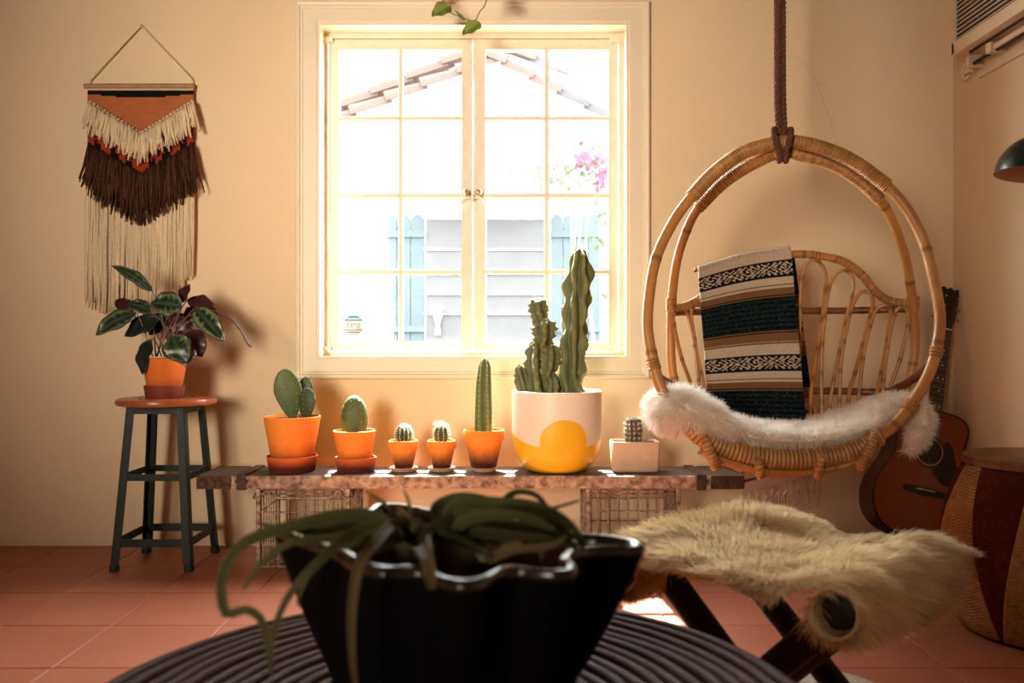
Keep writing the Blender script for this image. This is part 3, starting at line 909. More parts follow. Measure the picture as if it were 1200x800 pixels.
GRN = (0.10, 0.15, 0.035)
def column(path, radii, ribs, depth, seed, twist=0.0, lump=0.0, col=GRN, seg=None, top=True):
    """ribbed cactus column; returns builder and areole positions along the ribs"""
    rng = random.Random(seed)
    k = max(24, int(len(path) * 8))
    sp = spline(path, 12, k=k)
    n = len(sp)
    rr = np.interp(np.linspace(0, 1, n), np.linspace(0, 1, len(radii)), radii)
    if top:                                     # rounded tip
        for i in range(n):
            tt = (n - 1 - i) / (n - 1) * 6.0
            if tt < 1: rr[i] *= math.sqrt(max(0.02, 1 - (1 - tt) ** 2))
    seg = seg or ribs * 8
    b = MB()
    phs = [rng.uniform(0, 6.28) for _ in range(ribs)]
    def lobes(i, th):
        t = i / (n - 1)
        a = th * ribs + twist * t * ribs
        rib = int(((th + twist * t) / (2 * PI) * ribs) + 0.5) % ribs
        s = 1 - depth + depth * (0.5 + 0.5 * math.cos(a)) ** 0.75
        if lump:
            s *= 1 + lump * math.sin(t * 34 + phs[rib]) * (0.5 + 0.5 * math.cos(a)) + lump * 0.6 * math.sin(t * 13 + phs[(rib + 1) % ribs])
        return s
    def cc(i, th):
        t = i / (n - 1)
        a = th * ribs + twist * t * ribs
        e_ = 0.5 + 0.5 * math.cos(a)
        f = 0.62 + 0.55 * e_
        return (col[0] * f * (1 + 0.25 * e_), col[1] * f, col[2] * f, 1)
    tube(b, sp, rr, seg, shape=lobes, c=cc)
    tq, u, w_ = frames(sp)
    roots, dirs = [], []
    step = max(2, int(0.02 / (np.linalg.norm(sp[1] - sp[0]) + 1e-9)))
    for i in range(2, n, step):
        for r_ in range(ribs):
            th = (2 * PI * r_ - twist * (i / (n - 1)) * ribs) / ribs
            d = u[i] * math.cos(th) + w_[i] * math.sin(th)
            roots.append(sp[i] + d * rr[i] * lobes(i, th)); dirs.append(d)
    return b, roots, dirs

def pad(c, w_, h_, t_, lean=0.0, yaw=0.0, col=GRN, narrow=0.55):
    """flat prickly-pear pad standing on c"""
    b = MB(); nu, nv = 28, 20
    roots, dirs = [], []
    R_ = Matrix.Rotation(yaw, 3, 'Z') @ Matrix.Rotation(lean, 3, 'Y')
    for j in range(nv + 1):
        ph = PI * j / nv
        z = 0.5 - 0.5 * math.cos(ph)
        wz = math.sin(ph) * (narrow + (1 - narrow) * min(1, z * 1.7)) if z < 0.6 else math.sin(ph)
        for i in range(nu):
            th = 2 * PI * i / nu
            x, y = math.cos(th), math.sin(th)
            q = Vector((w_ / 2 * wz * x, t_ / 2 * max(0.05, wz) * y, h_ * z))
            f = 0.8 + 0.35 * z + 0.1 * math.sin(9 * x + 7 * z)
            b.vert(Vector(c) + R_ @ q, (col[0] * f, col[1] * f, col[2] * f, 1))
            if (i + (j % 2) * 2) % 4 == 0 and 2 < j < nv - 1 and j % 2 == 0:
                roots.append(Vector(c) + R_ @ q); dirs.append(R_ @ Vector((0.4 * x, y, 0)).normalized())
    for j in range(nv):
        for i in range(nu):
            i2 = (i + 1) % nu
            b.face((j * nu + i, j * nu + i2, (j + 1) * nu + i2, (j + 1) * nu + i))
    for i in range(3, nu // 2 * 2, 1):          # areoles round the edge
        pass
    return b, roots, dirs

# ------------------------------------------------------------------ bench: old scaffold board with iron ends
BY0, BY1, BZ, BT = 3.085, 3.318, 0.3445, 0.046
BX0, BX1 = P(232, 0, BY0).x, P(870, 0, BY0).x
bench = thing('bench', 'long low bench of a weathered plank with iron bands at its ends', 'bench', ((BX0 + BX1) / 2, (BY0 + BY1) / 2, BZ - BT))
rng = random.Random(5)
b = MB()
nb = 60
def edge_n(i, k): return 0.0028 * mnoise.noise(Vector((i * 0.37, k * 7.1, 0)))
rows_ = []
prof_b = [(BY0, BZ - BT), (BY0 - 0.001, BZ - BT * 0.5), (BY0, BZ - 0.003), (BY0 + 0.004, BZ)] + [(BY0 + (BY1 - BY0) * t, BZ) for t in (0.25, 0.26, 0.5, 0.51, 0.75, 0.76)] + [(BY1 - 0.004, BZ), (BY1, BZ - 0.003), (BY1, BZ - BT)]
for i in range(nb + 1):
    x = BX0 + 0.004 + (BX1 - BX0 - 0.008) * i / nb
    row = []
    for k, (y, z) in enumerate(prof_b):
        row.append(b.vert((x, y + (edge_n(i, k) if k < 4 or k > 9 else 0), z + (edge_n(i, 3) * 0.8 if k in (3, 2) else (-0.0015 if k in (5, 7, 9) else 0)) )))
    rows_.append(row)
for r1, r2 in zip(rows_, rows_[1:]):
    for k in range(len(prof_b) - 1):
        b.face((r1[k], r2[k], r2[k + 1], r1[k + 1]), 1 if k < 3 else 0)
    b.face((r1[-1], r2[-1], r2[0], r1[0]), 0)
b.face(rows_[0]); b.face(rows_[-1][::-1])
obj('plank', b, [M['old_wood'], M['old_edge_lit']], parent=bench, base=False, angle=30)
for s, xe, xs in ((-1, BX0, P(283, 0, BY0).x), (1, BX1, P(822, 0, BY0).x)):
    b = MB()
    xa, xb = (xe - 0.004, xe + 0.12) if s < 0 else (xe - 0.115, xe + 0.004)
    box(b, (xa, BY0 - 0.006, BZ - BT - 0.001), (xb, BY0 - 0.0012, BZ + 0.001)); box(b, (xa, BY1 + 0.0012, BZ - BT - 0.001), (xb, BY1 + 0.006, BZ + 0.001))
    xo = xa if s < 0 else xb - 0.004
    box(b, (xo, BY0 - 0.006, BZ - BT - 0.001), (xo + 0.004, BY1 + 0.006, BZ + 0.001))
    ec = obj('end_plate', b, M['rust'], parent=bench, base=False, smooth=False, bevel=0.002)
    for kx in (0.022, 0.078) if s < 0 else (-0.022, -0.070):
        b = MB(); c = (xe + kx, BY0 - 0.006, BZ - BT * 0.52)
        lathe(b, [(0.0001, 0.006), (0.006, 0.006), (0.008, 0.004), (0.0085, 0.0015), (0.012, 0.0015), (0.0145, 0.004), (0.0165, 0.003), (0.017, 0.0)], 20)
        b.v = [(c[0] + p[0], c[1] - p[2], c[2] + p[1]) for p in b.v]
        obj('bolt', b, M['rust'], parent=ec, base=False)
    b = MB()
    xs0, xs1 = xs - 0.017, xs + 0.017
    box(b, (xs0, BY0 - 0.006, BZ - BT - 0.004), (xs1, BY0 - 0.0012, BZ + 0.004)); box(b, (xs0, BY0 - 0.006, BZ + 0.0012), (xs1, BY1 + 0.006, BZ + 0.005))
    box(b, (xs0, BY1 + 0.0012, BZ - BT - 0.004), (xs1, BY1 + 0.006, BZ + 0.004)); box(b, (xs0 + 0.003, BY0 - 0.006, BZ - BT - 0.006), (xs1 - 0.003, BY0 + 0.05, BZ - BT - 0.0012))
    box(b, (xs0 - 0.004, BY0 - 0.014, BZ - BT * 0.55), (xs1 + 0.004, BY0 - 0.005, BZ - BT * 0.25))
    obj('iron_strap', b, M['rust'], parent=bench, base=False, smooth=False, bevel=0.0015)

# ------------------------------------------------------------------ wire crates carrying the bench
def rrect_pts(lo, r=0.008, n=4):
    (x0, y0), (x1, y1) = lo[0], lo[2]
    out = []
    for cx0, cy0, a0 in ((x1 - r, y1 - r, 0), (x0 + r, y1 - r, PI / 2), (x0 + r, y0 + r, PI), (x1 - r, y0 + r, 1.5 * PI)):
        for k in range(n + 1):
            a = a0 + PI / 2 * k / n
            out.append((cx0 + r * math.cos(a), cy0 + r * math.sin(a)))
    return out
def crate(label, x0, x1, y0, y1, h, handle):
    cr = thing('wire_crate', label, 'crate', ((x0 + x1) / 2, (y0 + y1) / 2, 0), 'wire crates under the bench')
    for sx in (x0, x1):
        for sy in (y0, y1):
            b = MB()
            beam(b, (sx, sy, 0), (sx, sy, h - 0.004), 0.016, 0.016, up=(0, 1, 0)); obj('corner_post', b, M['wire'], parent=cr, smooth=False, bevel=0.003)
    lo = [(x0, y0), (x1, y0), (x1, y1), (x0, y1)]
    for nm_, z, r in (('top_rim', h - 0.006, 0.006), ('second_rim', h - 0.024, 0.0035), ('bottom_rim', 0.006, 0.005)):
        b = MB()
        tube(b, [(*q_, z) for q_ in rrect_pts(lo)], r, 8, closed=True)
        obj(nm_, b, M['wire'], parent=cr, base=False)
    for k in range(4):
        b = MB()
        p, q = Vector((*lo[k], 0)), Vector((*lo[(k + 1) % 4], 0))
        n = 9 if k % 2 == 0 else 8
        for i in range(1, n):
            e_ = p + (q - p) * i / n
            bar(b, (e_.x, e_.y, 0.006), (e_.x, e_.y, h - 0.006), 0.0028, 6)
        for z in ((0.21, 0.12) if not handle else (0.205, 0.10)):
            bar(b, (p.x, p.y, z), (q.x, q.y, z), 0.003, 6)
        obj('wire_side', b, M['wire'], parent=cr, base=False)
    b = MB()
    for i in range(1, 10):
        x = x0 + (x1 - x0) * i / 10; bar(b, (x, y0, 0.006), (x, y1, 0.006), 0.0022, 6)
    for i in range(1, 8):
        y = y0 + (y1 - y0) * i / 8; bar(b, (x0, y, 0.009), (x1, y, 0.009), 0.0022, 6)
    obj('wire_bottom', b, M['wire'], parent=cr, base=False)
    if handle:
        b = MB(); w_ = x1 - x0
        tube(b, spline([(x0 - 0.012, y0 + 0.01, h - 0.02), (x0 - 0.014, y0 - 0.008, h - 0.038), (x0 + 0.01, y0 - 0.013, h - 0.035), (x0 + 0.035, y0 - 0.012, h - 0.012), (x0 + 0.06, y0 - 0.012, h - 0.035), (x0 + w_ / 2, y0 - 0.012, h - 0.038), (x1 - 0.06, y0 - 0.012, h - 0.035), (x1 - 0.035, y0 - 0.012, h - 0.012), (x1 - 0.01, y0 - 0.013, h - 0.035), (x1 + 0.014, y0 - 0.008, h - 0.038), (x1 + 0.012, y0 + 0.05, h - 0.02)], 8), 0.0042, 8)
        obj('handle', b, M['wire'], parent=cr, base=False)
    return cr
CH = BZ - BT - 0.002
crate('rusty wire crate with a bent wire handle under the bench', P(303, 0, 3.125).x, P(408, 0, 3.125).x, 3.125, 3.385, CH, True)
crate('plain rusty wire crate without handle under the bench', P(689, 0, 3.125).x, P(795, 0, 3.125).x, 3.125, 3.385, CH, False)

# ------------------------------------------------------------------ pots on the bench
PD = 3.205
BZ += 0.0012
def bx(px, d=PD): return P(px, 400, d).x
U = PD / F
GP, GS = 'potted cacti on the bench', 'saucers under the plant pots'
# 1 prickly pear
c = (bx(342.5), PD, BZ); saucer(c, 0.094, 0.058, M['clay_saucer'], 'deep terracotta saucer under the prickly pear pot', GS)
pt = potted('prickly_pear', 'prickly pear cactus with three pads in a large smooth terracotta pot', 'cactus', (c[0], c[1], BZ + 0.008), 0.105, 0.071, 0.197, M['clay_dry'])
tz_ = BZ + 0.008 + 0.182
rng = random.Random(2)
for (px, w_, h_, t_, ln, yw, dy, cl) in ((345, 0.105, 0.195, 0.022, -0.18, 0.15, -0.015, (0.085, 0.13, 0.03)), (354, 0.072, 0.162, 0.02, 0.05, -0.2, 0.03, (0.06, 0.10, 0.025)), (360, 0.078, 0.122, 0.026, 0.06, -0.35, -0.02, (0.045, 0.075, 0.02))):
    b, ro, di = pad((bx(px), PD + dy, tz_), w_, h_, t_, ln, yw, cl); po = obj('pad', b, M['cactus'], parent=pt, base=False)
    b = MB(); spikes(b, ro, di, 0.005, 0.0009, rng, 2); obj('spines', b, M['spine'], parent=po, base=False, kind='stuff', smooth=False)
# 2 single pad
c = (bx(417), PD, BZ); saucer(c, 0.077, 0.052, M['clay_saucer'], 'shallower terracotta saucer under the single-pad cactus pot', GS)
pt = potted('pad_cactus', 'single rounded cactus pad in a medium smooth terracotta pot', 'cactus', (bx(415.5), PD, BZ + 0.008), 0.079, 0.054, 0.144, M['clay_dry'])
b, ro, di = pad((bx(415), PD, BZ + 0.090), 0.104, 0.192, 0.060, 0.0, 0.0, (0.085, 0.12, 0.028), narrow=0.9); po = obj('pad', b, M['cactus'], parent=pt, base=False)
b = MB(); spikes(b, ro, di, 0.005, 0.0009, rng, 2); obj('spines', b, M['spine'], parent=po, base=False, kind='stuff', smooth=False)
# 3, 4 little clay pots
def clay_small(name, label, px, rt, rb, h, slabel, sr):
    c = (bx(px), PD, BZ)
    saucer(c, sr, 0.014, M['cork'], slabel, GS)
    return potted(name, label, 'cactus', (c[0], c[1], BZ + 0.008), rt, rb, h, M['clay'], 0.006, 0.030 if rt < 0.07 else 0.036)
pt = clay_small('ball_cactus', 'round ball cactus with short white spines in a small terracotta pot', 473, 0.057, 0.034, 0.106, 'pale round saucer under the ball cactus pot', 0.052)
def ball(c, rx, rz, par, ln, sp, per, seed, ribs=13):
    b = MB(); n = 16; seg = ribs * 4; roots, dirs = [], []
    for j in range(n + 1):
        ph = PI * j / n
        for i in range(seg):
            th = 2 * PI * i / seg
            k = 1 + 0.07 * math.cos(ribs * th)
            d = Vector((math.sin(ph) * math.cos(th), math.sin(ph) * math.sin(th), math.cos(ph)))
            p = Vector(c) + Vector((d.x * rx * k, d.y * rx * k, d.z * rz))
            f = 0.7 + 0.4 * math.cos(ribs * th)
            b.vert(p, (0.06 * f, 0.095 * f, 0.03 * f, 1))
            if i % 4 == 0 and j < n * 0.8: roots.append(p); dirs.append(d)
    for j in range(n):
        for i in range(seg): b.face((j * seg + i, (j + 1) * seg + i, (j + 1) * seg + (i + 1) % seg, j * seg + (i + 1) % seg))
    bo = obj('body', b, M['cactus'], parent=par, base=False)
    b = MB(); spikes(b, roots, dirs, ln, 0.0007, random.Random(seed), per, sp); obj('spines', b, M['spine'], parent=bo, base=False, kind='stuff', smooth=False)
ball((bx(473.5), PD, BZ + 0.008 + 0.106 + 0.020), 0.031, 0.037, pt, 0.009, 0.6, 6, 3)
pt = clay_small('bristly_cactus', 'little cactus with a tuft of long white bristles in a small terracotta pot', 517.5, 0.055, 0.034, 0.106, 'pale round saucer under the bristly cactus pot', 0.050)
ball((bx(517.5), PD, BZ + 0.008 + 0.106 + 0.018), 0.028, 0.042, pt, 0.010, 0.5, 5, 4, 10)
b = MB(); tp = Vector((bx(517.5), PD, BZ + 0.008 + 0.106 + 0.050))
spikes(b, [tp + Vector((random.gauss(0, .008), random.gauss(0, .008), random.gauss(-.004, .006))) for _ in range(110)], [Vector((random.gauss(0, .8), random.gauss(0, .8), 0.9)) for _ in range(110)], 0.029, 0.0009, random.Random(8), 3, 0.4)
obj('bristle_tuft', b, M['spine'], parent=pt, base=False, kind='stuff', smooth=False)
# 5 column
pt = clay_small('column_cactus', 'tall slender column cactus in a rimmed terracotta pot', 567, 0.077, 0.047, 0.146, 'pale round saucer under the column cactus pot', 0.050)
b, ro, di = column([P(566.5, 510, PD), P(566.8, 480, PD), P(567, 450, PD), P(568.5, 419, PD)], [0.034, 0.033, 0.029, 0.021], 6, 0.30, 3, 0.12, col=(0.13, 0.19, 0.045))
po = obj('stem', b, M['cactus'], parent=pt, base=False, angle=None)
b = MB(); spikes(b, ro, di, 0.006, 0.001, rng, 3); obj('spines', b, M['spine'], parent=po, base=False, kind='stuff', smooth=False)
# 6 white and yellow planter
cx_ = bx(652.5); RP, HP = 0.168, 0.299
WH, YL = (0.88, 0.80, 0.66, 1), (0.90, 0.52, 0.018, 1)
def paint(th, r, z, i):
    a = (th + PI / 2 + PI) % (2 * PI) - PI       # angle from the side facing the room
    x = a * 0.155
    xc = x - 0.018
    if xc ** 2 + (z - 0.120) ** 2 < 0.084 ** 2: return YL
    x2 = abs(xc)
    if x2 < 0.30:
        if z < 0.103 + 0.5 * max(0, x2 - 0.075) ** 1.35: return YL
    elif z < 0.16 - (x2 - 0.30) * 0.4: return YL
    return WH
pp = []
for i in range(90):
    t = i / 89
    z = HP * t
    r = RP * (0.56 + 0.44 * (1 - (1 - min(1, t / 0.55)) ** 2.6) ** 0.62) if t < 0.55 else RP * (1.0 + 0.004 * (t - 0.55))
    pp.append((r, z))
pp = [(0.0001, 0), (RP * 0.5, 0.0)] + pp + [(RP - 0.004, HP + 0.002), (RP - 0.012, HP), (RP - 0.014, HP - 0.01), (RP - 0.016, HP - 0.05), (0.0001, HP - 0.05)]
PYC = 3.215
wp = thing('planter', 'large white planter painted with yellow arches holding two tall knobbly cacti', 'cactus', (cx_, PYC, BZ), GP)
b = MB(); lathe(b, pp, 288, center=(cx_, PYC, BZ), c=lambda th, r, z, i: paint(th, r, z, i) if 1 < i < 92 else WH); obj('pot', b, M['ceramic'], parent=wp, angle=60)
b = MB(); lathe(b, [(0.0001, HP - 0.012), (0.07, HP - 0.016), (RP - 0.016, HP - 0.018), (RP - 0.018, HP - 0.048)], 40, center=(cx_, PYC, BZ)); obj('soil', b, M['soil'], parent=wp)
GC = (0.125, 0.155, 0.05)
def mon(path, radii, ribs, dep, seed, tw, lump, d=PYC):
    b, ro, di = column([P(x, y, d + dd) for x, y, dd in path], [r * d / F for r in radii], ribs, dep, seed, tw, lump, GC)
    o = obj('stem', b, M['cactus'], parent=wp, base=False, angle=None)
    b = MB(); spikes(b, ro, di, 0.006, 0.0016, rng, 3, 0.8); obj('spines', b, M['red_spine'], parent=o, base=False, kind='stuff', smooth=False)
mon([(671, 470, 0), (669, 440, 0), (671, 410, 0), (674, 375, 0), (677, 335, 0), (681, 290, 0)], [18, 15, 17, 16, 15.5, 14], 6, 0.44, 21, 1.3, 0.19)
mon([(664, 470, .01), (662, 450, .015), (661, 437, .015)], [9, 9, 7], 5, 0.4, 22, 0.6, 0.12)
mon([(628, 470, 0), (628, 440, 0), (630, 418, 0), (632, 396, 0)], [17, 18, 15, 12], 5, 0.45, 23, 0.8, 0.12)
mon([(632, 408, -.005), (637, 392, -.01), (638, 372, -.005)], [10, 15, 13], 5, 0.42, 24, 0.5, 0.15)
mon([(635, 382, 0), (631, 366, 0), (631, 349, 0)], [9, 12, 11], 5, 0.38, 25, 0.5, 0.12)
mon([(640, 440, -.03), (645, 420, -.03), (645, 403, -.03)], [9, 13, 10], 5, 0.40, 26, 0.4, 0.1)
mon([(616, 468, -.02), (612, 450, -.02), (608, 428, -.02)], [9, 9, 6], 5, 0.38, 27, 0.4, 0.1)
mon([(642, 468, -.01), (648, 455, -.01), (647, 436, -.01)], [9, 9, 6], 5, 0.38, 28, 0.4, 0.1)
# 7 small trough
pt = thing('trough_planter', 'small beige rectangular planter holding a fuzzy grey cactus', 'cactus', (bx(743.5), PD, BZ), GP)
def rrect(x0, x1, y0, y1, r, n=5):
    out = []
    for cx0, cy0, a0 in ((x1 - r, y1 - r, 0), (x0 + r, y1 - r, PI / 2), (x0 + r, y0 + r, PI), (x1 - r, y0 + r, 1.5 * PI)):
        for k in range(n + 1):
            a = a0 + PI / 2 * k / n
            out.append((cx0 + r * math.cos(a), cy0 + r * math.sin(a)))
    return out
def loft(b, rings, m=0, cap0=True, cap1=True):
    base = len(b.v); n = len(rings[0])
    for rg in rings:
        for p in rg: b.vert(p)
    for i in range(len(rings) - 1):
        for j in range(n): b.face((base + i * n + j, base + i * n + (j + 1) % n, base + (i + 1) * n + (j + 1) % n, base + (i + 1) * n + j), m)
    if cap0: b.face([base + j for j in range(n)][::-1], m)
    if cap1: b.face([base + (len(rings) - 1) * n + j for j in range(n)], m)
b = MB(); xa, xb = bx(716), bx(771); ya, yb = PD - 0.055, PD + 0.055
rings = []
for z, e_ in ((0, 0.010), (0.004, 0.005), (0.02, 0.003), (0.108, 0), (0.112, 0.002), (0.112, 0.006), (0.10, 0.007), (0.095, 0.007)):
    rings.append([(x, y, BZ + z) for x, y in rrect(xa + e_, xb - e_, ya + e_, yb - e_, 0.012)])
loft(b, rings); obj('pot', b, M['beige_pot'], parent=pt, angle=50)
b = MB(); rings = [[(x, y, BZ + z) for x, y in rrect(xa + 0.008, xb - 0.008, ya + 0.008, yb - 0.008, 0.01)] for z in (0.097, 0.104)]
loft(b, rings); obj('soil', b, M['soil'], parent=pt, smooth=False)
b, ro, di = column([P(742, 520, PD), P(742.5, 505, PD), P(742, 489, PD)], [0.030, 0.034, 0.030], 12, 0.2, 9, 0.1, col=(0.09, 0.085, 0.045))
po = obj('stem', b, M['cactus'], parent=pt, base=False, angle=None)
b = MB(); spikes(b, ro * 4, di * 4, 0.012, 0.0008, rng, 6, 1.0); obj('spines', b, mat('grey_fuzz', (0.72, 0.62, 0.52), 0.8), parent=po, base=False, kind='stuff', smooth=False)

# ------------------------------------------------------------------ calathea on the stool
CD = 3.215
cc_ = (P(193, 0, CD).x, CD, SH)
cal = thing('calathea', 'leafy houseplant with dark patterned leaves in an orange pot on the stool', 'houseplant', (cc_[0], CD, SH + 0.008))
b = MB(); lathe(b, [(0.0001, 0), (0.066, 0), (0.068, 0.003), (0.074, 0.046), (0.072, 0.048), (0.069, 0.048), (0.064, 0.008), (0.0001, 0.008)], 40, center=cc_)
tag(obj('saucer', b, M['clay_wet']), 'tall dark red saucer under the houseplant on the stool', 'saucer', GS)
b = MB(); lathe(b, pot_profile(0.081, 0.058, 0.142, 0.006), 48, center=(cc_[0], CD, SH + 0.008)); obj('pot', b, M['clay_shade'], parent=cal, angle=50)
b = MB(); lathe(b, [(0.0001, 0.134), (0.072, 0.130), (0.070, 0.11)], 32, center=(cc_[0], CD, SH + 0.008)); obj('soil', b, M['soil'], parent=cal)
def leaf_mesh(base, tip, width, face, arch=0.1, cup=0.1, top='cal', thick=0.0012, nu=9, nv=18, wavy=0.055, seed=0, palette=None, tipsharp=0.8):
    """blade with an upper and a lower skin; face = rough direction of the upper side"""
    rg = random.Random(seed)
    base, tip, face = Vector(base), Vector(tip), Vector(face)
    ax = tip - base; Ln = ax.length; ax.normalize()
    nrm = (face - ax * face.dot(ax)).normalized()
    sd = ax.cross(nrm)
    b = MB()
    ph = rg.uniform(0, 6)
    for layer in (0, 1):
        for j in range(nv + 1):
            t = j / nv
            wv = max(0.012, math.sin(PI * min(1, t ** tipsharp)) ** 0.75) if 0 < j < nv else 0.012
            for i in range(nu):
                s = -1 + 2 * i / (nu - 1)
                p = base + ax * Ln * t + sd * s * width / 2 * wv
                hgt = arch * Ln * math.sin(PI * t) + cup * width * (s * s) * wv + wavy * width * math.sin(ph + 14 * t + 3 * s) * abs(s)
                p = p + nrm * (hgt - (thick if layer else 0))
                b.vert(p, palette(layer, t, s, wv))
    m = nu * (nv + 1)
    for j in range(nv):
        for i in range(nu - 1):
            q = j * nu + i
            b.face((q, q + 1, q + nu + 1, q + nu)); b.face((m + q, m + q + nu, m + q + nu + 1, m + q + 1))
        b.face((j * nu, (j + 1) * nu, m + (j + 1) * nu, m + j * nu))
        q = j * nu + nu - 1
        b.face((q, m + q, m + q + nu, q + nu))
    return b
def pal_cal(light=1.0):
    def f(layer, t, s, wv):
        if layer: return (0.055, 0.010, 0.013, 1)
        a = abs(s)
        feather = 0.10 * math.sin(t * 40 + a * 6)
        if a < 0.05: return (0.06, 0.09, 0.045, 1)
        e_ = a + feather
        edge = 0.58 - 0.25 * max(0, t - 0.7)
        if edge < e_ < edge + 0.30 and 0.06 < t < 0.94: return (0.10 * light, 0.12 * light, 0.05 * light, 1)
        k = 0.85 + 0.3 * math.sin(t * 40 + a * 6)
        return (0.010 * k, 0.030 * k, 0.020 * k, 1)
    return f
def Z2(x, y, d=0.0): return P(100 + x / 4.445, 295 + y / 4.445, CD + d)
mar = lambda layer, t, s, wv: (0.060, 0.013, 0.016, 1) if not layer else (0.012, 0.03, 0.02, 1)
drk = lambda layer, t, s, wv: (0.014, 0.022, 0.016, 1) if not layer else (0.04, 0.010, 0.012, 1)
brn = lambda layer, t, s, wv: (0.20, 0.12, 0.055, 1) if not layer else (0.05, 0.012, 0.012, 1)
k_ = CD / F / 4.445
leaves = [  # base, tip, width, depth base, depth tip, facing, palette
    ((348, 205), (137, 72), 74, 0.0, -0.03, (0.45, -1, 0.8), pal_cal(1.0), 0.10),
    ((262, 318), (52, 432), 105, -0.02, -0.08, (0.2, -1, 0.5), pal_cal(1.2), 0.12),
    ((270, 290), (150, 262), 80, 0.06, 0.08, (0, -1, -0.2), mar, 0.1),
    ((345, 310), (218, 268), 78, 0.0, 0.0, (-0.1, -1, 0.6), pal_cal(0.6), 0.12),
    ((505, 285), (338, 268), 135, -0.05, -0.06, (0.1, -1, 0.45), pal_cal(1.3), 0.12),
    ((498, 268), (546, 168), 72, 0.0, 0.0, (-0.5, -1, 0), mar, 0.1),
    ((535, 250), (684, 305), 90, 0.03, 0.02, (0.2, -1, 0.7), mar, 0.12),
    ((572, 292), (722, 466), 112, -0.04, -0.08, (0.35, -1, 0.3), pal_cal(1.9), 0.08),
    ((450, 440), (528, 578), 150, -0.09, -0.115, (0.0, -1, 0.35), pal_cal(1.2), 0.10),
    ((520, 490), (520, 598), 110, -0.075, -0.10, (0.3, -1, 0.1), brn, 0.08),
    ((545, 410), (612, 548), 125, -0.01, -0.04, (0.2, -1, 0), mar, 0.1),
    ((340, 455), (300, 640), 100, -0.03, -0.07, (-0.4, -1, 0.1), drk, 0.1),
    ((385, 345), (205, 440), 110, 0.0, -0.02, (-0.1, -1, 0.4), drk, 0.1),
    ((440, 330), (560, 440), 110, 0.03, 0.03, (0, -1, 0.2), mar, 0.1),
    ((430, 330), (330, 430), 100, 0.05, 0.06, (0, -1, 0.2), drk, 0.1),
    ((530, 290), (620, 400), 90, 0.04, 0.04, (0, -1, 0.1), mar, 0.1),
]
root = Z2(408, 545)
for n_, (a, t_, wd, d0, d1, fc, pal, ar) in enumerate(leaves):
    A, B = Z2(*a, d0), Z2(*t_, d1)
    b = leaf_mesh(A, B, wd * k_, fc, ar, 0.06, seed=n_, palette=pal)
    lf = obj('leaf', b, M['leaf'], parent=cal, base=False, angle=None)
    b = MB(); r0 = root + Vector((random.uniform(-.03, .03), random.uniform(-.03, .03), 0))
    mid = r0.lerp(A, 0.55) + Vector((0, 0.0, 0.02))
    tube(b, spline([r0, mid, A, A.lerp(B, 0.15)], 6), [0.0028, 0.0022, 0.0018], 6); obj('leaf_stem', b, M['stem_red'], parent=lf, base=False)
b = MB(); tube(b, spline([Z2(600, 300, 0), Z2(680, 315, -.02), Z2(760, 350, -.05), Z2(812, 412, -.06), Z2(840, 465, -.07), Z2(864, 494, -.07)], 6), [0.004, 0.007, 0.006, 0.004, 0.005, 0.006], 8, shape=lambda i, th: 1 + 0.15 * math.sin(i * 1.9 + th)); lf = obj('rolled_leaf', b, M['stem_red'], parent=cal, base=False)
b = MB(); tube(b, spline([root, Z2(480, 380), Z2(600, 300, 0)], 6), 0.002, 6); obj('leaf_stem', b, M['stem_red'], parent=lf, base=False)
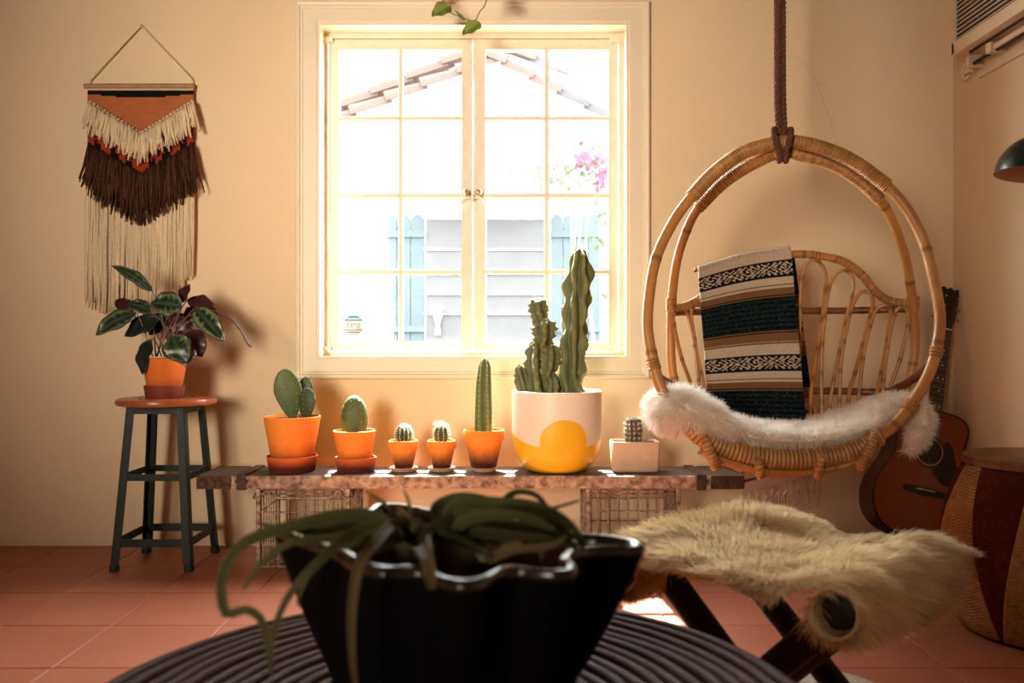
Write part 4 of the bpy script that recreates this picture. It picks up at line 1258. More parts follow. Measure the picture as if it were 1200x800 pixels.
# ------------------------------------------------------------------ fur
def fur(name, roots, nrms, combs, lens, cols_root, cols_tip, parent, width=0.0011, seed=0, lift=0.55, grav=0.25, jit=0.22, seg=4, clump=0.0, label=None):
    rg = np.random.default_rng(seed)
    n = len(roots)
    nz = lambda a: a / (np.linalg.norm(a, axis=1)[:, None] + 1e-9)
    d0 = nz(nrms * lift + combs * (1 - lift * 0.3) + rg.normal(0, jit, (n, 3)))
    bend = rg.normal(0, jit * 0.7, (n, 3))
    side = nz(np.cross(d0, rg.normal(0, 1, (n, 3))))
    pts = [roots]
    p = roots.copy()
    for k in range(seg):
        t = (k + 1) / seg
        d = nz(d0 + combs * t * 0.7 + bend * t + np.array([0, 0, -grav * t * t]))
        p = p + d * (lens / seg)[:, None]
        pts.append(p.copy())
    ws = [width * (1 - 0.85 * k / seg) for k in range(seg)]
    V, Cc = [], []
    for k in range(seg):
        f = k / seg
        c = cols_root * (1 - f) + cols_tip * f
        V += [pts[k] - side * ws[k], pts[k] + side * ws[k]]; Cc += [c, c]
    V.append(pts[seg]); Cc.append(cols_tip)
    nvp = 2 * seg + 1
    V = np.stack(V, 1).reshape(-1, 3); Cc = np.stack(Cc, 1).reshape(-1, 3)
    base = np.arange(n) * nvp
    quads = [np.stack([base + 2 * k, base + 2 * k + 1, base + 2 * k + 3, base + 2 * k + 2], 1) for k in range(seg - 1)]
    quads = np.concatenate(quads)
    tris = np.stack([base + 2 * (seg - 1), base + 2 * seg - 1, base + 2 * seg], 1)
    me = bpy.data.meshes.new(name)
    o_ = np.array(parent['_o'])
    me.vertices.add(len(V)); me.vertices.foreach_set('co', (V - o_).astype(np.float32).ravel())
    loops = np.concatenate([quads.ravel(), tris.ravel()])
    me.loops.add(len(loops)); me.loops.foreach_set('vertex_index', loops.astype(np.int32))
    st_ = np.concatenate([np.arange(len(quads)) * 4, len(quads) * 4 + np.arange(len(tris)) * 3])
    me.polygons.add(len(st_)); me.polygons.foreach_set('loop_start', st_.astype(np.int32))
    me.update(calc_edges=True)
    ca = me.attributes.new('Col', 'FLOAT_COLOR', 'POINT')
    ca.data.foreach_set('color', np.concatenate([Cc, np.ones((len(Cc), 1))], 1).astype(np.float32).ravel())
    me.polygons.foreach_set('use_smooth', np.ones(len(st_), dtype=bool))
    me.materials.append(M['fur'])
    me.validate()
    o = bpy.data.objects.new(name, me); COL.objects.link(o)
    o.parent = parent
    o['kind'] = 'stuff'
    return o

def sample(b, n, seed=0, flip=1.0, region=None):
    rg = np.random.default_rng(seed)
    v = np.array(b.v); tri = []
    for f in b.f:
        for k in range(1, len(f) - 1): tri.append((f[0], f[k], f[k + 1]))
    tri = np.array(tri)
    A, B, C_ = v[tri[:, 0]], v[tri[:, 1]], v[tri[:, 2]]
    nr = np.cross(B - A, C_ - A); ar = np.linalg.norm(nr, axis=1)
    vn = np.zeros_like(v)
    for k in range(3): np.add.at(vn, tri[:, k], nr)
    vn /= np.linalg.norm(vn, axis=1)[:, None] + 1e-12
    idx = rg.choice(len(tri), n, p=ar / ar.sum())
    r1, r2 = np.sqrt(rg.random(n)), rg.random(n)
    w0, w1, w2 = (1 - r1)[:, None], (r1 * (1 - r2))[:, None], (r1 * r2)[:, None]
    t = tri[idx]
    p = v[t[:, 0]] * w0 + v[t[:, 1]] * w1 + v[t[:, 2]] * w2
    q = vn[t[:, 0]] * w0 + vn[t[:, 1]] * w1 + vn[t[:, 2]] * w2
    return p, flip * q / (np.linalg.norm(q, axis=1)[:, None] + 1e-9)

# ------------------------------------------------------------------ hanging rattan chair
def C3(pts, fd): return [P(x, y, fd(x, y)) for x, y in pts]
fdF = lambda x, y: 2.68 - 0.23 * min(1, max(0, (y - 165) / 370))
fdB = lambda x, y: 2.70 + 0.24 * min(1, max(0, (y - 178) / 200)) ** 0.8
frontL = [(917, 167), (904, 168.5), (870, 179), (837.5, 202), (810, 231), (789, 260), (769, 302), (760.5, 348), (759, 387), (766, 425), (775, 455), (795, 487), (825, 513), (870, 531), (919, 538), (967.5, 535), (1003, 526), (1034, 509), (1058, 487), (1079, 456), (1094, 422), (1101.5, 374), (1093, 322), (1081, 280), (1062, 244), (1036, 215), (1000, 189), (961, 172.5), (930, 166.5)]
backP = [(917, 177), (909, 179), (876.5, 195), (847, 215), (818, 244), (802, 276.5), (792, 312), (787, 354.5), (786, 393.5), (787, 425), (792, 450), (812, 480), (850, 503)]
backR = [(917, 177), (935, 180.6), (974, 192), (1006.5, 211.5), (1031, 234), (1046, 260), (1060, 299), (1068, 341.5), (1072, 393.5), (1070, 425), (1063, 452), (1045, 480), (1005, 503)]
cb = P(920, 548, 2.7)
chair = thing('hanging_chair', 'round rattan hanging chair with a hooped frame and looped cane back', 'hanging chair', (cb.x, cb.y, cb.z))
front = spline(C3(frontL, fdF), 8, closed=True, k=220)
def cane(pts, r, node=0.0, seg=12, closed=False):
    n = len(pts)
    b = MB()
    if node:
        ln = np.linalg.norm(pts[1] - pts[0]); step = max(3, int(node / ln))
        tube(b, pts, r, seg, closed=closed, shape=lambda i, th: 1.09 if i % step == 0 else 1.0, c=lambda i, th: (0.45, 0.4, 0.35, 1) if i % step == 0 else (1, 1, 1, 1))
    else:
        tube(b, pts, r, seg, closed=closed)
    return b
def wrapped(pts, r, pitch=0.0072, seg=14):
    """cane binding: close turns of split cane"""
    ln = np.linalg.norm(np.diff(pts, axis=0), axis=1).sum()
    k = max(6, int(ln / pitch) * 3)
    q = spline(pts, 1, k=k)
    b = MB()
    wr = random.Random(len(q)); tone = [wr.uniform(0.72, 1.12) for _ in range(k // 3 + 2)]
    tube(b, q, r, seg, shape=lambda i, th: (1.0, 1.03, 0.90)[i % 3], c=lambda i, th: (tone[i // 3], tone[i // 3], tone[i // 3], 1) if i % 3 < 2 else (0.50, 0.43, 0.38, 1))
    return b
fh = obj('front_hoop', cane(front, 0.0165, 0.30, closed=True), M['rattan'], parent=chair, base=False)
bkL, bkR = spline(C3(backP, fdB), 8, k=110), spline(C3(backR, fdB), 8, k=110)
back = np.concatenate([bkL[::-1], bkR[1:]])
bh_ = obj('back_hoop', cane(back, 0.0155, 0.26), M['rattan'], parent=chair, base=False)
# bindings over the top
fl = spline(C3(frontL[0:5], fdF), 10, k=60); fr = spline(C3([frontL[0]] + frontL[:-4:-1] + [(1040, 218)], fdF), 10, k=60)
obj('cane_binding', wrapped(np.concatenate([fl[::-1], fr[1:]]), 0.0225), M['wrap'], parent=chair, base=False)
gl = spline(C3(backP[0:5], fdB), 10, k=60); gr = spline(C3(backR[0:5], fdB), 10, k=60)
obj('cane_binding', wrapped(np.concatenate([gl[::-1], gr[1:]]), 0.0205), M['wrap'], parent=chair, base=False)
def ring_wrap(pts, fd, r):
    obj('cane_binding', wrapped(spline(C3(pts, fd), 8, k=20), r, 0.008), M['wrap'], parent=chair, base=False)
ring_wrap([(764, 420), (768, 433)], fdF, 0.0195); ring_wrap([(1098, 408), (1095, 419)], fdF, 0.0195); ring_wrap([(1070, 471), (1062, 482)], fdF, 0.021)
for xs in (786.5, 1071):
    ring_wrap([(xs, 348), (xs, 364)], fdB, 0.019); ring_wrap([(xs, 377), (xs + (0.3 if xs > 900 else -.3), 387)], fdB, 0.018)
# backrest
def fdK(x, y):
    u = (x - 927) / 145
    return 2.93 + 0.13 * max(0, 1 - u * u) - 0.10 * max(0, (y - 330) / 170)
top_r = [(788, 362), (805, 358), (818, 351), (832, 339), (848, 324), (866, 311), (895, 302), (928, 298), (955, 299), (987, 306), (1010, 322), (1026, 341.5), (1039, 351), (1052, 354.5), (1070, 355)]
tr_ = spline(C3(top_r, fdK), 8, k=90)
obj('back_rail', cane(tr_, 0.0135, 0.2), M['rattan'], parent=chair, base=False)
for (i0_, i1_) in ((10, 13), (76, 88), (2, 12), (53, 56), (60, 75)):
    obj('cane_binding', wrapped(tr_[i0_:i1_ + 1], 0.0155, 0.009), M['wrap'], parent=chair, base=False)
fdK2 = lambda x, y: fdK(x, y) + 0.022
obj('cross_rail', cane(spline(C3([(790, 366), (830, 365), (880, 364), (927, 364), (980, 364), (1030, 363), (1068, 362)], fdK2), 8, k=50), 0.012, 0.15), M['rattan_dark'], parent=chair, base=False)
low = C3([(800, 455), (830, 458), (880, 458), (927, 458), (980, 458), (1035, 459)], fdK2)
obj('cross_rail', cane(spline([P(768, 438, fdF(0, 438)), P(780, 447, 2.66)] + low + [P(1058, 451, 2.80), P(1076, 440, 2.66), P(1092, 425, fdF(0, 425))], 8, k=80), 0.0125, 0.15), M['rattan_dark'], parent=chair, base=False)
loops = [
    [(936, 503), (937, 440), (937, 400), (938, 350), (940, 322), (945, 309), (953, 304), (962, 309), (968, 324), (966, 350), (962, 385), (953, 440), (950, 470), (950, 508)],
    [(964, 505), (962.5, 440), (964, 395), (970, 345), (975, 328), (983, 318), (991, 316), (998, 323), (1000, 338), (993, 368), (982, 420), (973, 470), (971, 506)],
    [(984, 504), (984, 470), (986, 420), (995, 372), (1001, 354), (1007, 344), (1014, 341), (1021, 346), (1023, 356), (1016, 385), (1004, 430), (995, 462), (994, 500)],
    [(1006, 497), (1007, 458), (1014, 405), (1022, 374), (1027, 363), (1034, 358), (1040, 358), (1044, 366), (1042, 384), (1036, 420), (1028, 458), (1026, 490)],
    [(1032, 486), (1036, 440), (1042, 396), (1048, 369), (1053, 361), (1059, 359), (1064, 366), (1064, 382), (1055, 420), (1043, 455), (1040, 482)],
]
lp = []
for L_ in loops:
    lp.append(L_); lp.append([(1854 - x, y) for x, y in L_])
lp.append([(918, 503), (917, 400), (914, 330), (912, 312), (905, 306)])
fdL = lambda x, y: fdK(x, y) + 0.004
for L_ in lp:
    obj('cane_loop', cane(spline(C3(L_, fdL), 6, k=60), 0.0066, 0.12, 8), M['rattan'] if L_[0][0] > 930 else M['rattan'], parent=chair, base=False)
# basket seat: front-to-back canes between the front rim and the foot of the backrest
fr_low = spline(C3(frontL[10:19], fdF), 10, k=61)
bk_low = spline(C3([(790, 470), (812, 490), (850, 503), (890, 510), (927, 512), (965, 510), (1005, 503), (1040, 488), (1060, 472)], lambda x, y: fdK(x, y) - 0.02), 10, k=61)
for i in range(1, 60):
    p, q = fr_low[i], bk_low[i]
    pts = []
    for k in range(9):
        t = k / 8
        e_ = p + (q - p) * t
        pts.append(e_ + np.array([0, 0, -0.075 * math.sin(PI * t) * math.sin(PI * i / 60) ** 0.6]))
    b = MB(); tube(b, pts, 0.0085, 7); obj('seat_cane', b, M['rattan'], parent=chair, base=False)
ap = spline(C3([(808, 499), (825, 513), (870, 531), (919, 538), (967.5, 535), (1003, 526), (1030, 511)], fdF), 10, k=120)
obj('front_rim_binding', wrapped(ap, 0.029, 0.012, 18), M['wrap'], parent=chair, base=False)
for k, (dz, dy, r) in enumerate(((-0.034, 0.004, 0.010), (-0.046, 0.014, 0.010), (-0.050, 0.034, 0.010), (-0.040, -0.012, 0.008))):
    q = spline(C3([(822, 510), (845, 521), (885, 533), (919, 537), (955, 535), (990, 528), (1010, 518)], fdF), 10, k=80) + np.array([0, dy, dz])
    obj('under_cane', cane(q, r, 0.2, 10), M['rattan'], parent=chair, base=False)
for (xa, ya, xb, yb, r) in ((827, 516, 838, 546, 0.0155), (888, 536, 891, 556, 0.0145), (962, 535, 959, 556, 0.0145), (1024, 514, 1009, 545, 0.0155)):
    q = [P(xa, ya - 4, 2.50), P(xa, ya, 2.438), P((xa + xb) / 2, (ya + yb) / 2, 2.425), P(xb, yb - 3, 2.435), P(xb, yb, 2.455), P(xb, yb - 3, 2.49), P((xa + xb) / 2, (ya + yb) / 2, 2.52)]
    obj('wrapped_loop', wrapped(spline(q, 8, k=50), r, 0.0095), M['wrap'], parent=chair, base=False)

# ------------------------------------------------------------------ rope
rp_ = thing('rope', 'thick brown twisted rope hanging from the ceiling with a knot round the hoop', 'rope', (P(913, 0, 2.68).x, 2.68, P(0, 190, 2.68).z))
def twist_rope(path, R_, r, turns_per_m, name, par, n=3):
    q = spline(path, 10, k=max(40, int(400 * np.linalg.norm(np.diff(np.array([list(x) for x in path]), axis=0), axis=1).sum() / 1.0)))
    t, u, w_ = frames(q)
    al = np.concatenate([[0], np.cumsum(np.linalg.norm(np.diff(q, axis=0), axis=1))])
    for k in range(n):
        a = 2 * PI * turns_per_m * al + 2 * PI * k / n
        s = q + u * (np.cos(a) * R_)[:, None] + w_ * (np.sin(a) * R_)[:, None]
        b = MB(); tube(b, s, r, 7); obj(name, b, M['rope'], parent=par, base=False)
topz = ZC
for s in (-1, 1):
    twist_rope([(P(914 + s * 3, 0, 2.68).x, 2.675 + s * 0.004, topz), P(914 + s * 3, 80, 2.675 + s * 0.004), P(916 + s * 3, 158, 2.672)], 0.0055, 0.0062, 22, 'rope_strand', rp_)
for s in (-1, 1):
    twist_rope([P(917 + s * 4, 164, 2.70), P(917 + s * 9, 152, 2.675), P(917 + s * 10, 156, 2.645), P(917 + s * 7, 168, 2.640), P(917 + s * 3.5, 181, 2.645), P(917 + s * 4, 188, 2.665), P(917 + s * 4, 186, 2.70), P(917 + s * 8, 172, 2.715), P(917 + s * 6, 158, 2.70)], 0.0045, 0.0055, 26, 'rope_knot', rp_)

# ------------------------------------------------------------------ striped blanket over the back of the chair
T_ = 335.0
bands = [(0, 7, 'k'), (7, 52, 'd'), (52, 60, 'k'), (60, 87, 'w'), (87, 91, 'b'), (91, 99, 'w'), (99, 122, 'b'), (122, 126, 'k'), (126, 132, 'b'), (132, 250, 'g'), (250, 255, 'b'), (255, 260, 'k'), (260, 288, 'b'), (288, 292, 'w'), (292, 298, 'b'), (298, 335, 'w')]
BC = {'k': (0.008, 0.010, 0.014, 1), 'w': (0.66, 0.52, 0.40, 1), 'b': (0.24, 0.115, 0.045, 1), 'g': (0.006, 0.014, 0.017, 1)}
brg = random.Random(4)
def serape(u, z):
    q = (z - 150) % T_
    for a, b_, k in bands:
        if a <= q < b_:
            if k == 'd':
                row = int((q - 7) / 45 * 11)
                col = int(u * 66)
                dx = abs(((col / 66 * 2.6 + 0.15) % 1) - 0.5) * 26
                v = int(dx + abs(row - 5) * 1.4) % 4
                return BC['w'] if v < 2 and (col + row) % 5 else BC['k']
            c = BC[k]
            if k == 'g' and brg.random() < 0.035: return (0.10, 0.11, 0.10, 1)
            if k == 'g': 
                f = 1 + 0.7 * math.sin(z * 0.35) 
                return (c[0] * f, c[1] * f, c[2] * f, 1)
            if k == 'w' and brg.random() < 0.02: return (0.3, 0.22, 0.16, 1)
            return c
    return BC['w']
def cloth(b, corners, nu, nv, pat, depth):
    base = len(b.v)
    tl, trr, br, bl = corners
    for j in range(nv + 1):
        t = j / nv
        for i in range(nu + 1):
            u = i / nu
            x = (tl[0] * (1 - u) + trr[0] * u) * (1 - t) + (bl[0] * (1 - u) + br[0] * u) * t
            y = (tl[1] * (1 - u) + trr[1] * u) * (1 - t) + (bl[1] * (1 - u) + br[1] * u) * t
            y -= 4 * math.sin(PI * u) * (1 - t) * 0.9
            b.vert(P(x, y, depth(u, t, x, y)), pat(u, t))
    for j in range(nv):
        for i in range(nu):
            q = base + j * (nu + 1) + i
            b.face((q, q + 1, q + nu + 2, q + nu + 1))
bl_ = thing('blanket', 'striped woven blanket in black brown and cream draped over the chair back', 'blanket', tuple(P(890, 600, 3.1)))
b = MB()
def dep_front(u, t, x, y):
    return fdK(x, 330) - 0.035 - 0.004 * math.sin(u * 7) - 0.11 * max(0, t - 0.05) + 0.02 * math.sin(3 * t + 2 * u)
cloth(b, [(818.5, 317), (927, 293), (945.5, 506), (832, 500)], 132, 300, lambda u, t: serape(u, 120 + t * 640), dep_front)
obj('front_fall', b, M['wool_col'], parent=bl_, base=False, solid=0.006, angle=None)
b = MB()                                         # fold over the rail
nu = 60
for j in range(11):
    a = PI * j / 10
    for i in range(nu + 1):
        u = i / nu
        x = 818.5 + 108.5 * u; y = 317 - 24 * u - 3.6 * math.sin(PI * u)
        p0 = P(x, y, dep_front(u, 0, x, y))
        b.vert(p0 + Vector((0, 0.036 * (1 - math.cos(a)) , 0.016 * math.sin(a))), serape(u, 119 - j * 2))
for j in range(10):
    for i in range(nu):
        q = j * (nu + 1) + i
        b.face((q, q + nu + 1, q + nu + 2, q + 1))
obj('fold', b, M['wool_col'], parent=bl_, base=False, solid=0.006, angle=None)
b = MB()
def dep_back(u, t, x, y): return fdK(x, 330) + 0.037 + 0.02 * t
tlb, trb = (818.5, 317), (927, 293)
END = lambda u, t: (0.16, 0.06, 0.04, 1) if 0.945 < t < 0.955 or 0.905 < t < 0.913 else (0.62, 0.44, 0.36, 1)
cloth(b, [(830, 316), (930, 294), (962, 554), (872, 577)], 100, 240, lambda u, t: END(u, t) if t > 0.86 else serape(u, 100 - t * 790), dep_back)
obj('back_fall', b, M['wool_col'], parent=bl_, base=False, solid=0.006, angle=None)
b = MB()
rnd = random.Random(9)
for i in range(12):
    px = 874 + 87 * i / 11; py = 577 - 23 * i / 11
    for k in range(6):
        ex, ln = px + rnd.uniform(-6, 6), rnd.uniform(22, 44)
        d = dep_back(1, 1, px, py)
        tube(b, spline([P(px + rnd.uniform(-5, 5), py, d), P(px + rnd.uniform(-1, 1), py + 9, d), P((px + ex) / 2 + rnd.uniform(-2, 2), py + ln * 0.6, d + rnd.uniform(-.01, .01)), P(ex, py + ln, d)], 4), [0.0022, 0.0026, 0.002, 0.001], 5, c=(0.62, 0.42, 0.33, 1))
obj('fringe', b, M['wool_col'], parent=bl_, base=False, kind='stuff', angle=None)

# ------------------------------------------------------------------ sheepskin in the chair
sk = thing('sheepskin', 'fluffy white sheepskin lying in the seat of the hanging chair', 'sheepskin', tuple(P(920, 535, 2.6)))
b = MB()
path = spline([(768, 487, 0.030, 2.47, 0.055), (783, 481, 0.056, 2.50, 0.085), (805, 481, 0.052, 2.54, 0.13), (826, 490, 0.036, 2.57, 0.15), (858, 502, 0.020, 2.59, 0.16), (900, 508, 0.016, 2.60, 0.165), (940, 508, 0.016, 2.60, 0.165), (980, 500, 0.018, 2.61, 0.15), (1012, 488, 0.022, 2.63, 0.12), (1040, 477, 0.024, 2.64, 0.09), (1060, 473, 0.022, 2.62, 0.06), (1074, 480, 0.024, 2.58, 0.035), (1079, 494, 0.026, 2.56, 0.028), (1074, 512, 0.024, 2.55, 0.024), (1062, 530, 0.014, 2.545, 0.016)], 8, k=90)
n_ = len(path); sg = 26
rings_c = []
for i, (x, y, rz, d, rd) in enumerate(path):
    c = P(x, y, d)
    q0, q1 = path[max(0, i - 1)], path[min(n_ - 1, i + 1)]
    tang = (P(q1[0], q1[1], q1[3]) - P(q0[0], q0[1], q0[3])).normalized()
    side = Vector((0, 1, 0)); side = (side - tang * side.dot(tang)).normalized()
    up = side.cross(tang) * -1
    if up.z < 0 and i < n_ * 0.75: up = -up
    endk = min(1, (i + 0.3) / 5, (n_ - 1 - i + 0.3) / 5)
    for j in range(sg):
        th = 2 * PI * j / sg
        wob = 1 + 0.12 * mnoise.noise(c * 9 + Vector((math.cos(th), math.sin(th), 0)))
        b.vert(c + side * math.cos(th) * rd * endk ** .5 * wob + up * math.sin(th) * rz * endk ** .5 * wob)
for i in range(n_ - 1):
    for j in range(sg):
        b.face((i * sg + j, i * sg + (j + 1) % sg, (i + 1) * sg + (j + 1) % sg, (i + 1) * sg + j))
b.face(range(sg)); b.face([(n_ - 1) * sg + j for j in range(sg)][::-1])
obj('fleece', b, M['skin'], parent=sk, base=False, angle=None)
pr, nr = sample(b, 56000, 1)
ctr = np.array([sum(v[k] for v in b.v) / len(b.v) for k in range(3)])
# make normals point outwards
vmid = np.array([list(P(*path[int(k)][:2], path[int(k)][3])) for k in np.argmin(np.abs(pr[:, 0][:, None] - np.array([P(q[0], q[1], q[3]).x for q in path])[None, :]), 1)])
flip = np.sign((nr * (pr - vmid)).sum(1)); flip[flip == 0] = 1
if np.mean(flip) < 0: nr = -nr
rg = np.random.default_rng(3)
cl = np.stack([[mnoise.noise(Vector(p * 22)), mnoise.noise(Vector(p * 22 + 7)), mnoise.noise(Vector(p * 22 + 13))] for p in pr])
comb = cl * 0.9 + np.array([0, -0.35, -0.25])
comb[:, 0] += np.clip((pr[:, 0] - ctr[0]) * 0.4, -.3, .3)
ln = 0.026 * rg.uniform(0.6, 1.3, len(pr)) * (1 + 0.35 * np.clip((ctr[0] - pr[:, 0]) / 0.3, 0, 1))
w_r = np.array([0.97, 0.90, 0.79]) * rg.uniform(0.85, 1.0, (len(pr), 1)); w_t = np.array([0.99, 0.96, 0.90]) * rg.uniform(0.92, 1.0, (len(pr), 1))
fur('wool', pr, nr, comb, ln, w_r, w_t, sk, 0.0012, 5, lift=0.75, grav=0.35, jit=0.20)

# ------------------------------------------------------------------ guitar on a stand in the corner
ax_o = P(1082.5, 574.5, 3.27)                     # bridge saddle
ax_h = P(1112, 352, 3.42)
e2 = (ax_h - ax_o).normalized()                   # along the neck
e1 = Vector((1, 0, 0)); e1 = (e1 - e2 * e1.dot(e2)).normalized()
e1 = (Matrix.Rotation(math.radians(6), 3, e2) @ e1)
e3 = e1.cross(e2)                                 # out of the back: away from the viewer
if e3.y < 0: e3 = -e3
def G(x, y, z): return ax_o + e1 * x + e2 * z + e3 * y   # x right, z up the neck, y into the body
gt = thing('guitar', 'acoustic guitar with a red-brown top leaning in the corner', 'guitar', tuple(G(0, 0.05, -0.19)))
half = [(0.0, -0.185), (0.07, -0.183), (0.135, -0.163), (0.180, -0.12), (0.198, -0.06), (0.194, 0.0), (0.170, 0.06), (0.143, 0.11), (0.134, 0.15), (0.139, 0.20), (0.147, 0.25), (0.140, 0.285), (0.110, 0.308), (0.06, 0.316), (0.0, 0.318)]
hs = spline([(x, 0, z) for x, z in half], 5)
out = [(p[0], p[2]) for p in hs] + [(-p[0], p[2]) for p in hs[-2:0:-1]]
b = MB(); prism(b, out, 0.0, 0.105, frame=G); obj('body', b, M['guitar_side'], parent=gt, base=False, angle=50)
sc = [(x * 0.985, z * 0.985 + 0.001) for x, z in out]
b = MB(); prism(b, sc, -0.003, 0.002, frame=G); top_o = obj('soundboard', b, M['spruce'], parent=gt, base=False, angle=50)
b = MB()
pts = [G(x, -0.001, z) for x, z in out]; tube(b, pts, 0.003, 6, closed=True); obj('binding', b, M['black_gloss'], parent=gt, base=False)
def disc(r0, r1, y, z, n=40):
    b = MB()
    for k in range(n):
        a = 2 * PI * k / n
        b.vert(G(r0 * math.cos(a), y, z + r0 * math.sin(a))); b.vert(G(r1 * math.cos(a), y, z + r1 * math.sin(a)))
        b.vert(G(r0 * math.cos(a), y + 0.001, z + r0 * math.sin(a))); b.vert(G(r1 * math.cos(a), y + 0.001, z + r1 * math.sin(a)))
    for k in range(n):
        a, c = 4 * k, 4 * ((k + 1) % n)
        b.face((a, a + 1, c + 1, c)); b.face((a + 2, c + 2, c + 3, a + 3)); b.face((a + 1, a + 3, c + 3, c + 1)); b.face((a, c, c + 2, a + 2))
    return b
SHZ = 0.152
obj('sound_hole', disc(0.0005, 0.050, -0.0042, SHZ), M['black_gloss'], parent=gt, base=False, smooth=False)
obj('rosette', disc(0.052, 0.0535, -0.0042, SHZ), M['bone'], parent=top_o, base=False, smooth=False)
obj('rosette', disc(0.057, 0.064, -0.0042, SHZ), M['guitar_side'], parent=top_o, base=False, smooth=False)
pg = spline([(0.012, 0, 0.095), (0.05, 0, 0.05), (0.09, 0, 0.035), (0.118, 0, 0.05), (0.122, 0, 0.09), (0.105, 0, 0.145), (0.085, 0, 0.19), (0.066, 0, 0.205), (0.056, 0, 0.19), (0.063, 0, 0.152), (0.052, 0, 0.115), (0.035, 0, 0.10)], 6, closed=True)
b = MB(); prism(b, [(p[0], p[2]) for p in pg], -0.0062, -0.0032, frame=G); obj('pickguard', b, M['black_gloss'], parent=gt, base=False, angle=50)
b = MB(); prism(b, [(-0.082, -0.014), (-0.03, -0.016), (0.0, -0.022), (0.03, -0.016), (0.082, -0.014), (0.082, 0.006), (0.04, 0.012), (-0.04, 0.012), (-0.082, 0.006)], -0.012, -0.0032, frame=G); br_o = obj('bridge', b, M['ebony'], parent=gt, base=False, smooth=False)
b = MB(); prism(b, [(-0.037, -0.001), (0.037, 0.001), (0.037, 0.004), (-0.037, 0.002)], -0.016, -0.012, frame=G); obj('saddle', b, M['bone'], parent=br_o, base=False, smooth=False)
NUT = 0.645
b = MB(); prism(b, [(-0.028, 0.21), (0.028, 0.21), (0.022, NUT), (-0.022, NUT)], -0.012, -0.005, frame=G); fb = obj('fretboard', b, M['ebony'], parent=gt, base=False, smooth=False)
b = MB(); prism(b, [(-0.024, 0.316), (0.024, 0.316), (0.0215, NUT), (-0.0215, NUT)], -0.005, 0.016, frame=G); obj('neck', b, M['guitar_side'], parent=gt, base=False, smooth=False, bevel=0.006)
fi = 0
for k in range(1, 21):
    z = NUT * 2 ** (-k / 12)
    if z < 0.215: break
    wd = 0.022 + 0.006 * (NUT - z) / (NUT - 0.21)
    b = MB(); bar(b, G(-wd, -0.0125, z), G(wd, -0.0125, z), 0.0011, 6); obj('fret', b, M['chrome'], parent=fb, base=False)
for k in (3, 5, 7, 9, 12):
    z = NUT * (2 ** (-k / 12) + 2 ** (-(k - 1) / 12)) / 2
    for x in ((-0.010, 0.010) if k in (12, 7) else (0,)):
        b = disc(0.0003, 0.0032, -0.0132, z, 12); b.v = [tuple(Vector(v) + e1 * x) for v in b.v]; obj('inlay', b, M['bone'], parent=fb, base=False, smooth=False)
b = MB(); prism(b, [(-0.022, NUT), (0.022, NUT), (0.022, NUT + 0.005), (-0.022, NUT + 0.005)], -0.014, -0.004, frame=G); obj('nut', b, M['bone'], parent=gt, base=False, smooth=False)
b = MB(); prism(b, [(-0.022, NUT + 0.005), (0.022, NUT + 0.005), (0.034, NUT + 0.05), (0.037, NUT + 0.15), (0.032, NUT + 0.178), (0.012, NUT + 0.168), (0.0, NUT + 0.180), (-0.012, NUT + 0.168), (-0.032, NUT + 0.178), (-0.037, NUT + 0.15), (-0.034, NUT + 0.05)], -0.006, 0.010, frame=G); hd = obj('headstock', b, M['ebony'], parent=gt, base=False, smooth=False, bevel=0.002)
for s in (-1, 1):
    for k in range(3):
        z = NUT + 0.055 + 0.04 * k
        b = MB(); bar(b, G(s * 0.024, -0.006, z), G(s * 0.024, -0.020, z), 0.0035, 8); tube(b, [G(s * 0.030, 0.012, z), G(s * 0.048, 0.012, z)], 0.003, 8)
        tube(b, [G(s * 0.047, 0.012, z), G(s * 0.050, 0.012, z), G(s * 0.060, 0.012, z), G(s * 0.063, 0.012, z)], [0.003, 0.008, 0.008, 0.003], 10)
        obj('tuning_peg', b, M['chrome'], parent=hd, base=False)
for k in range(6):
    f = (k - 2.5) / 2.5
    b = MB(); tube(b, [G(f * 0.027, -0.0165, 0.002), G(f * 0.018, -0.0150, NUT + 0.002), G((1 if f > 0 else -1) * 0.024, -0.012, NUT + 0.055 + 0.04 * ((k if k < 3 else 5 - k)))], 0.0006, 5); obj('string', b, M['chrome'], parent=gt, base=False)
gs = thing('guitar_stand', 'low black stand holding up the guitar', 'guitar stand', (G(0, 0.05, -0.2).x, 3.3, 0))
b = MB(); bt = G(0, 0.05, -0.194)
for s in (-1, 1):
    q0 = bt + e1 * s * 0.07
    tube(b, spline([q0 - e3 * 0.075 + e2 * 0.035, q0 - e3 * 0.07 + e2 * 0.0, q0 - e3 * 0.03 - e2 * 0.012, q0 + e3 * 0.06 - e2 * 0.012, bt + e3 * 0.09 + Vector((s * 0.02, 0, 0.0))], 6), 0.007, 8)
cr_ = obj('cradle', b, M['black_gloss'], parent=gs, base=False)
for s in (-1, 1):
    b = MB(); q0 = bt + e1 * s * 0.07; tube(b, [q0 - e2 * 0.012, (q0.x + s * 0.06, q0.y - 0.12, 0.008)], 0.008, 8); obj('leg', b, M['black_gloss'], parent=gs, base=False)
b = MB(); tube(b, [bt + e3 * 0.09, (bt.x, min(WALL - 0.03, bt.y + 0.1), 0.008)], 0.008, 8); obj('leg', b, M['black_gloss'], parent=gs, base=False)

